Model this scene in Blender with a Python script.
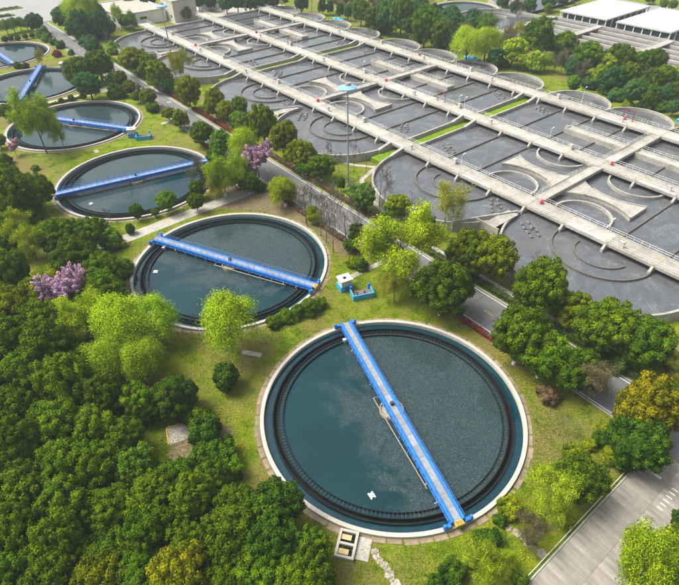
import bpy, bmesh, math, random
import numpy as np
from mathutils import Vector, Matrix

# ---------------------------------------------------------------- camera, sky, sun, exposure
R = math.radians
scene = bpy.context.scene
for o in list(bpy.data.objects):
    bpy.data.objects.remove(o, do_unlink=True)
CAM_Z = 70.0
cam_d = bpy.data.cameras.new('camera')
cam_d.sensor_fit = 'HORIZONTAL'; cam_d.sensor_width = 36.0
cam_d.lens = 543.24 / 679.0 * 36.0
cam_d.clip_start = 0.5; cam_d.clip_end = 6000
cam = bpy.data.objects.new('camera', cam_d); scene.collection.objects.link(cam)
cam.matrix_world = Matrix.Translation((0, 0, CAM_Z)) @ Matrix.Rotation(R(90 - 39.4556), 4, 'X') @ Matrix.Rotation(R(-1.0384), 4, 'Z')
scene.camera = cam

SUN_EL, SUN_AZ = 56.0, 280.0          # azimuth: compass angle of the sun, from +Y clockwise
world = bpy.data.worlds.new('World'); scene.world = world; world.use_nodes = True
wn = world.node_tree; bg = wn.nodes['Background']
sky = wn.nodes.new('ShaderNodeTexSky'); sky.sky_type = 'NISHITA'; sky.sun_disc = False
sky.sun_elevation = R(SUN_EL); sky.sun_rotation = R(SUN_AZ)
sky.air_density = 1.4; sky.dust_density = 9.0; sky.ozone_density = 1.0
hsv = wn.nodes.new('ShaderNodeHueSaturation'); hsv.inputs['Saturation'].default_value = 0.42
wn.links.new(sky.outputs[0], hsv.inputs['Color']); wn.links.new(hsv.outputs[0], bg.inputs['Color'])
bg.inputs['Strength'].default_value = 0.13
sun_d = bpy.data.lights.new('sun', 'SUN'); sun_d.energy = 2.6; sun_d.angle = R(28); sun_d.color = (1.0, 0.96, 0.87)
sun = bpy.data.objects.new('sun', sun_d); scene.collection.objects.link(sun)
sd = Vector((math.sin(R(SUN_AZ)) * math.cos(R(SUN_EL)), math.cos(R(SUN_AZ)) * math.cos(R(SUN_EL)), math.sin(R(SUN_EL))))
sun.rotation_euler = sd.to_track_quat('Z', 'Y').to_euler(); sun.location = (0, 0, 300)
scene.render.engine = 'CYCLES'
vs = scene.view_settings
vs.view_transform = 'Standard'; vs.look = 'None'; vs.gamma = 1.0; vs.use_curve_mapping = False
vs.exposure = 0.8
scene.cycles.max_bounces = 6; scene.cycles.transparent_max_bounces = 8
scene.cycles.volume_bounces = 0

# ---------------------------------------------------------------- plant axes: u runs along the row of round tanks, v across to the basins
ANG = R(128.2426)
UX, UY = math.cos(ANG), math.sin(ANG)
VX, VY = UY, -UX
OX, OY = 8.0064, 55.2054
ROT = math.atan2(VY, VX)              # local x = v, local y = u
def W(u, v, z=0.0):
    return Vector((OX + u * UX + v * VX, OY + u * UY + v * VY, z))

# ---------------------------------------------------------------- helpers
col = scene.collection
def put(name, me, mat=None, parent=None):
    o = bpy.data.objects.new(name, me); col.objects.link(o)
    if mat is not None and me is not None:
        if len(me.materials) == 0: me.materials.append(mat)
    if parent is not None: o.parent = parent
    return o
def tag(o, label=None, cat=None, group=None, kind=None):
    if label: o['label'] = label
    if cat: o['category'] = cat
    if group: o['group'] = group
    if kind: o['kind'] = kind
    return o
def empty(name, loc=(0, 0, 0), rz=0.0):
    o = bpy.data.objects.new(name, None); col.objects.link(o)
    o.location = loc; o.rotation_euler = (0, 0, rz); o.empty_display_size = 0.5
    return o
def copy_tree(o, parent=None):
    c = o.copy(); col.objects.link(c); c.parent = parent
    for ch in list(o.children): copy_tree(ch, c)
    return c
class MB:
    """collects boxes, tubes and swept walls into one mesh"""
    def __init__(s): s.v = []; s.f = []
    def add(s, vs, fs):
        n = len(s.v); s.v += [tuple(p) for p in vs]; s.f += [tuple(i + n for i in f) for f in fs]; return s
    def box(s, x0, x1, y0, y1, z0, z1):
        return s.add([(x0,y0,z0),(x1,y0,z0),(x1,y1,z0),(x0,y1,z0),(x0,y0,z1),(x1,y0,z1),(x1,y1,z1),(x0,y1,z1)],
                     [(0,3,2,1),(4,5,6,7),(0,1,5,4),(1,2,6,5),(2,3,7,6),(3,0,4,7)])
    def bbox(s, x0, x1, y0, y1, z0, z1, b=0.05):
        # box with chamfered upper edges
        return s.add([(x0,y0,z0),(x1,y0,z0),(x1,y1,z0),(x0,y1,z0),(x0,y0,z1-b),(x1,y0,z1-b),(x1,y1,z1-b),(x0,y1,z1-b),
                      (x0+b,y0+b,z1),(x1-b,y0+b,z1),(x1-b,y1-b,z1),(x0+b,y1-b,z1)],
                     [(0,3,2,1),(0,1,5,4),(1,2,6,5),(2,3,7,6),(3,0,4,7),(4,5,9,8),(5,6,10,9),(6,7,11,10),(7,4,8,11),(8,9,10,11)])
    def bar(s, a, b, w, h):
        a = Vector(a); b = Vector(b); d = (b - a).normalized()
        side = d.cross(Vector((0, 0, 1)))
        if side.length < 1e-4: side = Vector((1, 0, 0))
        side.normalize(); up = side.cross(d).normalized()
        p = []
        for q in (a, b):
            for (i, j) in ((-1,-1),(1,-1),(1,1),(-1,1)): p.append(q + side * (i * w / 2) + up * (j * h / 2))
        return s.add(p, [(3,2,1,0),(4,5,6,7),(0,1,5,4),(1,2,6,5),(2,3,7,6),(3,0,4,7)])
    def tube(s, a, b, r0, r1=None, n=8, cap=True):
        r1 = r0 if r1 is None else r1
        a = Vector(a); b = Vector(b); d = (b - a).normalized()
        x = d.orthogonal().normalized(); y = d.cross(x)
        p = []
        for q, r in ((a, r0), (b, r1)):
            for k in range(n):
                t = 2 * math.pi * k / n; p.append(q + x * (r * math.cos(t)) + y * (r * math.sin(t)))
        f = [(k, (k + 1) % n, n + (k + 1) % n, n + k) for k in range(n)]
        if cap: f += [tuple(reversed(range(n))), tuple(range(n, 2 * n))]
        return s.add(p, f)
    def sweep(s, pts, t, z0, z1, closed=False, b=0.0):
        """vertical wall of thickness t along a plan polyline, mitred"""
        n = len(pts); L = []; Rr = []
        for i in range(n):
            p = Vector(pts[i][:2])
            if closed: a = Vector(pts[(i - 1) % n][:2]); c = Vector(pts[(i + 1) % n][:2])
            else: a = Vector(pts[max(i - 1, 0)][:2]); c = Vector(pts[min(i + 1, n - 1)][:2])
            d1 = (p - a) if (p - a).length > 1e-6 else (c - p); d2 = (c - p) if (c - p).length > 1e-6 else d1
            d1 = d1.normalized(); d2 = d2.normalized()
            n1 = Vector((-d1.y, d1.x)); n2 = Vector((-d2.y, d2.x)); m = n1 + n2
            if m.length < 1e-3: m = n1
            m.normalize(); k = 1.0 / max(0.45, m.dot(n1))
            L.append(p + m * (t / 2 * k)); Rr.append(p - m * (t / 2 * k))
        v = []; f = []
        for i in range(n):
            v += [(Rr[i].x, Rr[i].y, z0), (L[i].x, L[i].y, z0), (L[i].x, L[i].y, z1), (Rr[i].x, Rr[i].y, z1)]
        m_ = n if closed else n - 1
        for i in range(m_):
            a = 4 * i; c = 4 * ((i + 1) % n)
            for k in range(4): f.append((a + k, c + k, c + (k + 1) % 4, a + (k + 1) % 4))
        if not closed: f += [(0, 1, 2, 3), (4*n-1, 4*n-2, 4*n-3, 4*n-4)]
        return s.add(v, f)
    def ring(s, r0, r1, z0, z1, n=96, a0=0.0, a1=2 * math.pi):
        full = abs(a1 - a0 - 2 * math.pi) < 1e-6
        m = n if full else n + 1; v = []; f = []
        for i in range(m):
            t = a0 + (a1 - a0) * i / n; c, q = math.cos(t), math.sin(t)
            v += [(r0*c, r0*q, z0), (r1*c, r1*q, z0), (r1*c, r1*q, z1), (r0*c, r0*q, z1)]
        for i in range(n):
            a = 4 * i; c = 4 * ((i + 1) % m)
            for k in range(4): f.append((a + k, c + k, c + (k + 1) % 4, a + (k + 1) % 4))
        if not full: f += [(0, 1, 2, 3), (4*m-1, 4*m-2, 4*m-3, 4*m-4)]
        return s.add(v, f)
    def disc(s, r, z, n=96, x=0, y=0):
        return s.add([(x + r * math.cos(2*math.pi*k/n), y + r * math.sin(2*math.pi*k/n), z) for k in range(n)], [tuple(range(n))])
    def mesh(s, name='mesh'):
        me = bpy.data.meshes.new(name); me.from_pydata(s.v, [], s.f)
        bm = bmesh.new(); bm.from_mesh(me); bmesh.ops.recalc_face_normals(bm, faces=bm.faces); bm.to_mesh(me); bm.free()
        return me
    def build(s, name, mat, parent=None): return put(name, s.mesh(name), mat, parent)

# ---------------------------------------------------------------- materials
def nodes_of(name):
    m = bpy.data.materials.new(name); m.use_nodes = True
    nt = m.node_tree; return m, nt, nt.nodes['Principled BSDF']
def noise(nt, scale, detail=4, rough=0.55, coord='Object', dist=0.0, vec=None):
    n = nt.nodes.new('ShaderNodeTexNoise'); n.inputs['Scale'].default_value = scale
    n.inputs['Detail'].default_value = detail; n.inputs['Roughness'].default_value = rough; n.inputs['Distortion'].default_value = dist
    if vec is None:
        tc = nt.nodes.get('tc') or nt.nodes.new('ShaderNodeTexCoord'); tc.name = 'tc'
        nt.links.new(tc.outputs[coord], n.inputs['Vector'])
    else: nt.links.new(vec, n.inputs['Vector'])
    return n.outputs['Fac']
def ramp(nt, fac, stops):
    r = nt.nodes.new('ShaderNodeValToRGB'); e = r.color_ramp.elements
    while len(e) < len(stops): e.new(0.5)
    for i, (p, c) in enumerate(stops):
        e[i].position = p; e[i].color = (c, c, c, 1) if isinstance(c, (int, float)) else (c[0], c[1], c[2], 1)
    nt.links.new(fac, r.inputs['Fac']); return r.outputs['Color']
def mixc(nt, fac, a, b, mode='MIX'):
    n = nt.nodes.new('ShaderNodeMix'); n.data_type = 'RGBA'; n.blend_type = mode
    if isinstance(fac, (int, float)): n.inputs[0].default_value = fac
    else: nt.links.new(fac, n.inputs[0])
    for s, i in ((a, 6), (b, 7)):
        if isinstance(s, tuple): n.inputs[i].default_value = (s[0], s[1], s[2], 1)
        else: nt.links.new(s, n.inputs[i])
    return n.outputs[2]
def math_(nt, op, a, b):
    n = nt.nodes.new('ShaderNodeMath'); n.operation = op
    for s, i in ((a, 0), (b, 1)):
        if isinstance(s, (int, float)): n.inputs[i].default_value = s
        else: nt.links.new(s, n.inputs[i])
    return n.outputs[0]
def bump(nt, b, fac, strength, dist):
    n = nt.nodes.new('ShaderNodeBump'); n.inputs['Strength'].default_value = strength; n.inputs['Distance'].default_value = dist
    nt.links.new(fac, n.inputs['Height']); nt.links.new(n.outputs[0], b.inputs['Normal'])
def objrand(nt):
    n = nt.nodes.get('oi') or nt.nodes.new('ShaderNodeObjectInfo'); n.name = 'oi'; return n.outputs['Random']
def surf(name, base, var=0.35, scale=1.5, rough=0.8, stain=None, stain_scale=0.25, stain_amt=0.5, bmp=0.3, rnd=0.0, coord='Object', metal=0.0, spec=0.5, streak=None):
    """weathered surface: base colour broken by fine noise, larger stains, and a per-object shade"""
    m, nt, b = nodes_of(name)
    lo = tuple(c * (1 - var) for c in base); hi = tuple(min(1, c * (1 + var * 0.6)) for c in base)
    f = noise(nt, scale, 8, 0.65, coord)
    c = ramp(nt, f, [(0.3, lo), (0.7, hi)])
    if stain:
        g = noise(nt, stain_scale, 5, 0.6, coord, 0.4)
        k = ramp(nt, g, [(0.45, 0.0), (0.68, stain_amt)])
        c = mixc(nt, k, c, stain)
    if streak:
        mp = nt.nodes.new('ShaderNodeMapping'); mp.inputs['Scale'].default_value = streak
        nt.links.new(nt.nodes['tc'].outputs[coord], mp.inputs['Vector'])
        g2 = noise(nt, 1.0, 6, 0.65, vec=mp.outputs[0])
        c = mixc(nt, 1.0, c, ramp(nt, g2, [(0.3, 0.66), (0.7, 1.22)]), 'MULTIPLY')
    if rnd:
        r = objrand(nt); h = nt.nodes.new('ShaderNodeMapRange'); nt.links.new(r, h.inputs[0]); h.inputs[3].default_value = 1 - rnd; h.inputs[4].default_value = 1 + rnd
        c = mixc(nt, 1.0, c, h.outputs[0], 'MULTIPLY')
    nt.links.new(c, b.inputs['Base Color']); b.inputs['Roughness'].default_value = rough; b.inputs['Metallic'].default_value = metal; b.inputs['Specular IOR Level'].default_value = spec
    if bmp: bump(nt, b, f, bmp, 0.03)
    return m

M = {}
M['rim'] = surf('pale_concrete', (0.40, 0.38, 0.33), 0.25, 3.0, 0.85, (0.30, 0.28, 0.23), 0.6, 0.45)
M['concrete'] = surf('weathered_concrete', (0.33, 0.315, 0.28), 0.3, 1.6, 0.88, (0.16, 0.15, 0.125), 0.35, 0.6)
M['deck'] = surf('deck_concrete', (0.325, 0.31, 0.275), 0.28, 1.2, 0.88, (0.19, 0.18, 0.155), 0.35, 0.75, rnd=0.16)
M['wetshade'] = surf('wet_shaded_concrete', (0.014, 0.018, 0.02), 0.5, 2.0, 0.85, (0.007, 0.009, 0.01), 0.8, 0.6, spec=0.08)  # wet concrete, its near-black colour also standing in for deep launder shade
M['algae'] = surf('algae_stained_wall', (0.10, 0.10, 0.075), 0.4, 2.0, 0.8, (0.05, 0.06, 0.03), 0.5, 0.7)
M['apron'] = surf('apron_slab', (0.22, 0.165, 0.11), 0.45, 2.2, 0.9, (0.12, 0.11, 0.06), 0.7, 0.6, rnd=0.22)
M['path'] = surf('path_concrete', (0.34, 0.32, 0.28), 0.3, 1.2, 0.9, (0.2, 0.18, 0.13), 0.4, 0.5)
M['drive'] = surf('driveway_concrete', (0.245, 0.228, 0.19), 0.22, 0.7, 0.9, (0.165, 0.155, 0.13), 0.35, 0.7, rnd=0.03, coord='Object', streak=(0.12, 1.1, 1.0))
M['asphalt'] = surf('asphalt', (0.125, 0.125, 0.125), 0.25, 3.0, 0.9, (0.08, 0.08, 0.08), 0.2, 0.6)
M['kerb'] = surf('kerb_stone', (0.34, 0.33, 0.30), 0.3, 2.0, 0.9)
M['blue'] = surf('blue_paint', (0.008, 0.155, 0.54), 0.3, 2.0, 0.5, (0.06, 0.12, 0.24), 0.7, 0.6, 0.15)
M['cyan'] = surf('turquoise_paint', (0.02, 0.30, 0.52), 0.25, 2.0, 0.6, (0.10, 0.25, 0.28), 0.9, 0.5, 0.1)
M['grating'] = surf('walkway_plate', (0.22, 0.245, 0.275), 0.35, 3.0, 0.65, (0.24, 0.23, 0.2), 1.0, 0.5, 0.2, rnd=0.15)
M['white'] = surf('white_paint', (0.72, 0.72, 0.70), 0.12, 2.0, 0.6, (0.5, 0.48, 0.42), 0.7, 0.5, 0.1)
M['roadwhite'] = surf('road_marking_white', (0.62, 0.62, 0.60), 0.3, 6.0, 0.8)
M['yellow'] = surf('yellow_paint', (0.55, 0.34, 0.03), 0.3, 4.0, 0.65)
M['red'] = surf('red_paint', (0.55, 0.02, 0.03), 0.2, 3.0, 0.5, bmp=0.0)
M['steel'] = surf('galvanised_steel', (0.42, 0.43, 0.43), 0.2, 3.0, 0.45, metal=0.3, bmp=0.1)
M['dark'] = surf('dark_metal', (0.035, 0.037, 0.04), 0.4, 3.0, 0.6)
M['roofsheet'] = surf('pale_roof_sheet', (0.46, 0.46, 0.44), 0.12, 0.6, 0.6, (0.42, 0.41, 0.37), 0.15, 0.6, rnd=0.07, bmp=0.1)
M['brownroof'] = surf('brown_roof_sheet', (0.30, 0.22, 0.20), 0.2, 0.8, 0.7, rnd=0.12)
M['plaster'] = surf('white_plaster', (0.76, 0.76, 0.74), 0.1, 0.5, 0.8, (0.45, 0.44, 0.40), 0.2, 0.5)
M['beige'] = surf('beige_cladding', (0.46, 0.43, 0.37), 0.1, 0.5, 0.8)
M['glass'] = surf('window_glass', (0.02, 0.03, 0.035), 0.2, 1.0, 0.12, bmp=0)
M['bark'] = surf('bark', (0.11, 0.085, 0.065), 0.5, 6.0, 0.95)
M['twig'] = surf('twig', (0.105, 0.085, 0.068), 0.4, 6.0, 0.95)
M['limewash'] = surf('whitewashed_bark', (0.62, 0.62, 0.60), 0.25, 5.0, 0.9)
M['stone'] = surf('pale_stone', (0.29, 0.255, 0.205), 0.4, 3.0, 0.9, rnd=0.15)
M['soil'] = surf('bare_soil', (0.16, 0.115, 0.068), 0.5, 2.2, 0.95)
M['pit'] = surf('pit_black', (0.010, 0.011, 0.010), 0.3, 1.0, 0.9, spec=0.05)

def grass_mat():
    m, nt, b = nodes_of('lawn')
    big = noise(nt, 0.045, 5, 0.6, 'Object', 0.6); mid = noise(nt, 0.35, 6, 0.65); fine = noise(nt, 3.5, 6, 0.75)
    mott = noise(nt, 1.1, 6, 0.7, 'Object', 1.0)
    green = ramp(nt, math_(nt, 'ADD', math_(nt, 'MULTIPLY', mid, 0.55), math_(nt, 'MULTIPLY', mott, 0.45)), [(0.38, (0.040, 0.085, 0.005)), (0.5, (0.130, 0.195, 0.006)), (0.62, (0.25, 0.245, 0.018))])
    dry = ramp(nt, fine, [(0.3, (0.11, 0.085, 0.03)), (0.7, (0.24, 0.185, 0.075))])
    k = ramp(nt, math_(nt, 'ADD', math_(nt, 'MULTIPLY', big, 0.7), math_(nt, 'MULTIPLY', mid, 0.3)), [(0.47, 0.0), (0.58, 0.85)])
    c = mixc(nt, k, green, dry)
    sp = ramp(nt, fine, [(0.25, 0.45), (0.55, 1.0), (0.8, 1.35)])
    c = mixc(nt, 1.0, c, sp, 'MULTIPLY')
    nt.links.new(c, b.inputs['Base Color']); b.inputs['Roughness'].default_value = 1.0; b.inputs['Specular IOR Level'].default_value = 0.1
    bump(nt, b, fine, 0.9, 0.25)
    return m
M['lawn'] = grass_mat()

def tank_water(clear_lo=-0.55, clear_hi=-0.3):
    """dark teal water, one side clear, the rest carrying a film of speckled scum"""
    m, nt, b = nodes_of('tank_water')
    tc = nt.nodes.new('ShaderNodeTexCoord'); tc.name = 'tc'
    sep = nt.nodes.new('ShaderNodeSeparateXYZ'); nt.links.new(tc.outputs['Object'], sep.inputs[0])
    edge = noise(nt, 0.13, 5, 0.55, 'Object', 0.7); fine = noise(nt, 1.1, 8, 0.7, 'Object', 0.5); speck = noise(nt, 6.2, 3, 0.65)
    x = math_(nt, 'MULTIPLY', sep.outputs[0], 1 / 17.3)
    s = math_(nt, 'ADD', x, math_(nt, 'MULTIPLY', math_(nt, 'SUBTRACT', edge, 0.5), 1.9))
    s = math_(nt, 'ADD', s, math_(nt, 'MULTIPLY', math_(nt, 'SUBTRACT', fine, 0.5), 0.35))
    film = ramp(nt, math_(nt, 'ADD', s, 0.5), [(0.04, 0.0), (0.30, 1.0)])
    teal = ramp(nt, edge, [(0.3, (0.001, 0.018, 0.024)), (0.7, (0.002, 0.030, 0.036))])
    scum = ramp(nt, fine, [(0.3, (0.008, 0.024, 0.028)), (0.7, (0.026, 0.044, 0.046))])
    dots = ramp(nt, speck, [(0.56, 0.0), (0.70, 0.85)])
    scum = mixc(nt, dots, scum, (0.15, 0.165, 0.15))
    dk = ramp(nt, noise(nt, 3.1, 5, 0.7), [(0.36, 0.8), (0.44, 0.0)])
    scum = mixc(nt, dk, scum, (0.004, 0.020, 0.026))
    c = mixc(nt, film, teal, scum)
    nt.links.new(c, b.inputs['Base Color'])
    rr = ramp(nt, film, [(0.0, 0.03), (1.0, 0.12)]); nt.links.new(rr, b.inputs['Roughness'])
    b.inputs['IOR'].default_value = 1.42
    b.inputs['Specular Tint'].default_value = (0.75, 0.95, 1.0, 1)
    bump(nt, b, fine, 0.06, 0.03)
    return m
M['tankwater'] = tank_water()
def plain_water():
    m, nt, b = nodes_of('channel_water')
    f = noise(nt, 0.8, 4)
    nt.links.new(ramp(nt, f, [(0.3, (0.001, 0.022, 0.034)), (0.7, (0.003, 0.034, 0.046))]), b.inputs['Base Color'])
    b.inputs['Roughness'].default_value = 0.05; b.inputs['IOR'].default_value = 1.45
    bump(nt, b, noise(nt, 2.0, 3), 0.05, 0.03)
    return m
M['chanwater'] = plain_water()
def basin_water():
    """grey mixed liquor with foam swirls"""
    m, nt, b = nodes_of('basin_water')
    mp = noise(nt, 0.10, 6, 0.62, 'Object', 2.6); fine = noise(nt, 1.4, 5, 0.65, 'Object', 0.8); rip = noise(nt, 1.7, 5, 0.7, 'Object', 0.8)
    c = ramp(nt, mp, [(0.3, (0.062, 0.068, 0.076)), (0.7, (0.098, 0.105, 0.115))])
    swirl = noise(nt, 0.22, 5, 0.6, 'Object', 4.0)
    k = math_(nt, 'MULTIPLY', ramp(nt, swirl, [(0.47, 0.0), (0.50, 0.6), (0.53, 0.0)]), ramp(nt, mp, [(0.50, 0.0), (0.64, 1.0)]))
    c = mixc(nt, k, c, (0.26, 0.265, 0.26))
    c = mixc(nt, 1.0, c, ramp(nt, noise(nt, 3.2, 4, 0.7, 'Object', 1.5), [(0.36, 0.76), (0.52, 1.0), (0.66, 1.2)]), 'MULTIPLY')  # light and dark of ripples multiplied into the colour
    brown = ramp(nt, noise(nt, 0.055, 4, 0.5, 'Object', 1.0), [(0.58, 0.0), (0.68, 0.55)])
    c = mixc(nt, brown, c, (0.105, 0.095, 0.085))
    nt.links.new(c, b.inputs['Base Color']); b.inputs['Roughness'].default_value = 0.07; b.inputs['IOR'].default_value = 1.72
    bump(nt, b, rip, 0.16, 0.05)
    return m
M['basinwater'] = basin_water()
def foliage():
    m, nt, b = nodes_of('foliage')
    oi = nt.nodes.new('ShaderNodeObjectInfo')
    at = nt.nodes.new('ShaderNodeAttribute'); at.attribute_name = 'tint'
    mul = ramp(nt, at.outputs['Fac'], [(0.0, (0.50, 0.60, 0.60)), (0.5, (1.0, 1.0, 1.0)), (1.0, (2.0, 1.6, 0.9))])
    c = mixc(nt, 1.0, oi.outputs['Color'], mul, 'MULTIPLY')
    nt.links.new(c, b.inputs['Base Color']); b.inputs['Roughness'].default_value = 0.75; b.inputs['Specular IOR Level'].default_value = 0.05
    tr = nt.nodes.new('ShaderNodeBsdfTranslucent'); nt.links.new(mixc(nt, 1.0, c, (1.1, 1.2, 0.6), 'MULTIPLY'), tr.inputs['Color'])
    mx = nt.nodes.new('ShaderNodeMixShader'); mx.inputs[0].default_value = 0.12
    nt.links.new(b.outputs[0], mx.inputs[1]); nt.links.new(tr.outputs[0], mx.inputs[2])
    nt.links.new(mx.outputs[0], nt.nodes['Material Output'].inputs['Surface'])
    return m
M['leaf'] = foliage()
M['bedgrass'] = surf('bed_grass', (0.11, 0.20, 0.012), 0.5, 1.2, 1.0, (0.17, 0.20, 0.02), 0.4, 0.6, bmp=0.8, spec=0.05)
M['patch'] = surf('asphalt_patch', (0.075, 0.075, 0.076), 0.25, 4.0, 0.9)
M['oldroad'] = surf('worn_grey_road', (0.23, 0.235, 0.235), 0.2, 0.6, 0.9, (0.17, 0.17, 0.17), 0.06, 0.6)
M['paleblue'] = surf('pale_blue_paint', (0.16, 0.36, 0.52), 0.15, 2.0, 0.5)
M['steelblue'] = surf('mast_grey_paint', (0.26, 0.30, 0.32), 0.15, 2.0, 0.5, metal=0.2)
M['maroon'] = surf('maroon_paint', (0.16, 0.03, 0.04), 0.2, 3.0, 0.5)
M['steelfloat'] = surf('grey_float', (0.13, 0.13, 0.128), 0.4, 2.0, 0.7)
M['coverblue'] = surf('faded_cover_plate', (0.42, 0.50, 0.52), 0.2, 1.5, 0.7, (0.40, 0.37, 0.32), 0.4, 0.7)
M['yellowdeck'] = surf('ochre_cover', (0.45, 0.33, 0.16), 0.2, 0.8, 0.8)
M['roofshade'] = surf('dark_teal_shade', (0.02, 0.06, 0.075), 0.3, 0.8, 0.6)  # dark tone painted for the shade below the far roofs

# ================================================================ THE SETTING
def sheet(name, pts, z, mat):
    me = bpy.data.meshes.new(name); me.from_pydata([(p[0], p[1], z) for p in pts], [], [tuple(range(len(pts)))])
    o = put(name, me, mat); tag(o, kind='structure'); return o
def uvrect(u0, u1, v0, v1): return [W(u0, v0), W(u0, v1), W(u1, v1), W(u1, v0)]

# main road along the tanks, with kerbs and painted lines
RV0, RV1 = 25.9, 34.8
sheet('road', uvrect(-120, 305, RV0, RV1), 0.012, M['asphalt'])
sheet('road', uvrect(305.02, 420, -260, 60), 0.012, M['oldroad'])
def line_rects(name, mat, rects, z):
    m = MB()
    for (u0, u1, v0, v1) in rects: m.add([W(u0,v0,z),W(u0,v1,z),W(u1,v1,z),W(u1,v0,z)], [(0,1,2,3)])
    o = m.build(name, mat); tag(o, kind='structure'); return o
line_rects('road_edge_line', M['roadwhite'], [(-28, 300, RV1 - 0.55, RV1 - 0.38)], 0.02)
line_rects('road_edge_line', M['roadwhite'], [(-28, 300, RV0 + 0.38, RV0 + 0.55)], 0.02)
line_rects('road_centre_line', M['yellow'], [(k, k + 2.2, 30.28, 30.43) for k in range(-26, 296, 6)], 0.02)
def zig(u, v):   # painted diamonds warning of a crossing ahead
    return [(u, u + 1.3, v, v + 0.16), (u, u + 1.3, v + 1.0, v + 1.16), (u - .1, u + 0.06, v, v + 1.16), (u + 1.24, u + 1.4, v, v + 1.16)]
line_rects('road_marking', M['roadwhite'], zig(150, 28) + zig(154, 28) + zig(150, 32) + [(-14, -9.5, 29.0, 29.16), (-14, -9.5, 31.2, 31.36)], 0.021)
line_rects('road_patch', M['patch'], [(12, 16.5, 28, 29.6), (60, 66, 31, 33.4), (118, 126, 27, 29.5), (-8, -5.8, 31.2, 33.6), (172, 181, 31, 34)], 0.017)
line_rects('road_crack', M['pit'], [(9.0, 9.06, 26.2, 34.2), (3.2, 3.25, 26.2, 34.5), (-12, -11.95, 26.3, 34.5), (-26, 22, 28.05, 28.09), (19, 58, 32.4, 32.43), (-3.5, -3.44, 26.4, 34)], 0.0185)
for va, nm in ((RV0 - 0.11, 0), (RV1 + 0.11, 1)):
    for (a, b) in ((-29.9, 303), (-120, -38.6)):
        k = MB().sweep([W(a, va), W(b, va)], 0.22, -0.05, 0.13).build('kerb', M['kerb']); tag(k, kind='structure')

# concrete driveway of cast slabs, at the lower right
drive_base = sheet('driveway', uvrect(-38.4, -30.0, -60, RV0 - 0.3), 0.006, M['asphalt'])
slab_me = MB().bbox(-2.07, 2.07, -2.47, 2.47, 0.0, 0.05, 0.008).mesh('driveway_slab')
rng = random.Random(3)
for i in range(17):
    for j in range(2):
        o = put('driveway_slab', slab_me, M['drive'], drive_base)
        p = W(-32.1 - 4.16 * j, 22.9 - 4.96 * i, 0.006); o.location = p; o.rotation_euler = (0, 0, ROT + math.pi / 2)
line_rects('driveway_marking', M['roadwhite'], [(-35.7, -34.9, 16.5 + k * 0.85, 16.68 + k * 0.85) for k in range(6)] + [(-33.2, -30.9, 20.9 + k * 1.3, 21.25 + k * 1.3) for k in range(1)], 0.062)
k = MB().sweep([W(-29.88, -60), W(-29.88, 25.6)], 0.2, -0.05, 0.16).build('kerb', M['kerb']); tag(k, kind='structure')
k = MB().sweep([W(-38.52, -60), W(-38.52, 25.6)], 0.2, -0.05, 0.16).build('kerb', M['kerb']); tag(k, kind='structure')
sheet('forecourt', uvrect(-38.4, -30.2, 35.1, 75), 0.008, M['path'])
# footpaths
def path(pts, w, name='footpath'):
    m = MB(); m.sweep([W(*p) for p in pts], w, -0.02, 0.05); o = m.build(name, M['path']); tag(o, kind='structure'); return o
path([(76.2, 25.5), (76.2, 5), (75.6, -14), (73, -24), (66, -33)], 3.6)
path([(178.5, 25), (178, 0), (177, -40)], 4.4)
path([(64.5, 54.0), (62.0, 47), (56, 42.5), (36, 38.2), (22, 38.2), (-16, 38.3)], 1.3)
path([(83, 46), (70, 51), (64.6, 55)], 1.2)
path([(-27, 47.5), (-17, 47.0)], 2.2); path([(31, 14.5), (30.5, 25.6)], 1.3)
path([(23.6, -9.6), (26.6, -11.8)], 1.0); path([(126, -2), (128.4, -2)], 1.2); path([(81, 18.8), (84.5, 20.5), (85.5, 25.6)], 1.2)
path([(134.0, 22.0), (134, 25.6)], 1.6); path([(58, -24.5), (50, -22.7), (45, -23.5)], 1.1)
# parking court and medians at the far top left
for (u0, u1, v0, v1) in ((330, 334.5, -10, 26), (346, 352, -80, 34), (318, 321, -80, -14)):
    o = MB().sweep([W((u0+u1)/2, v0), W((u0+u1)/2, v1)], u1 - u0, 0.0, 0.35).build('median', M['lawn']); tag(o, kind='structure')
sheet('yard', uvrect(243, 300, 84, 150), 0.01, M['path'])
sheet('yard', uvrect(30, 130, 181, 300), 0.01, M['oldroad'])
o = sheet('soil_bed', [W(*p) for p in ((38, 20.5), (36, 25.2), (72, 25.4), (98, 25.4), (93, 17.5), (84, 20.5), (79.5, 14), (74, 10), (70, 13), (66, 17), (60, 20.2), (51, 22.3), (44, 21.6))], 0.005, M['soil'])

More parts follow.
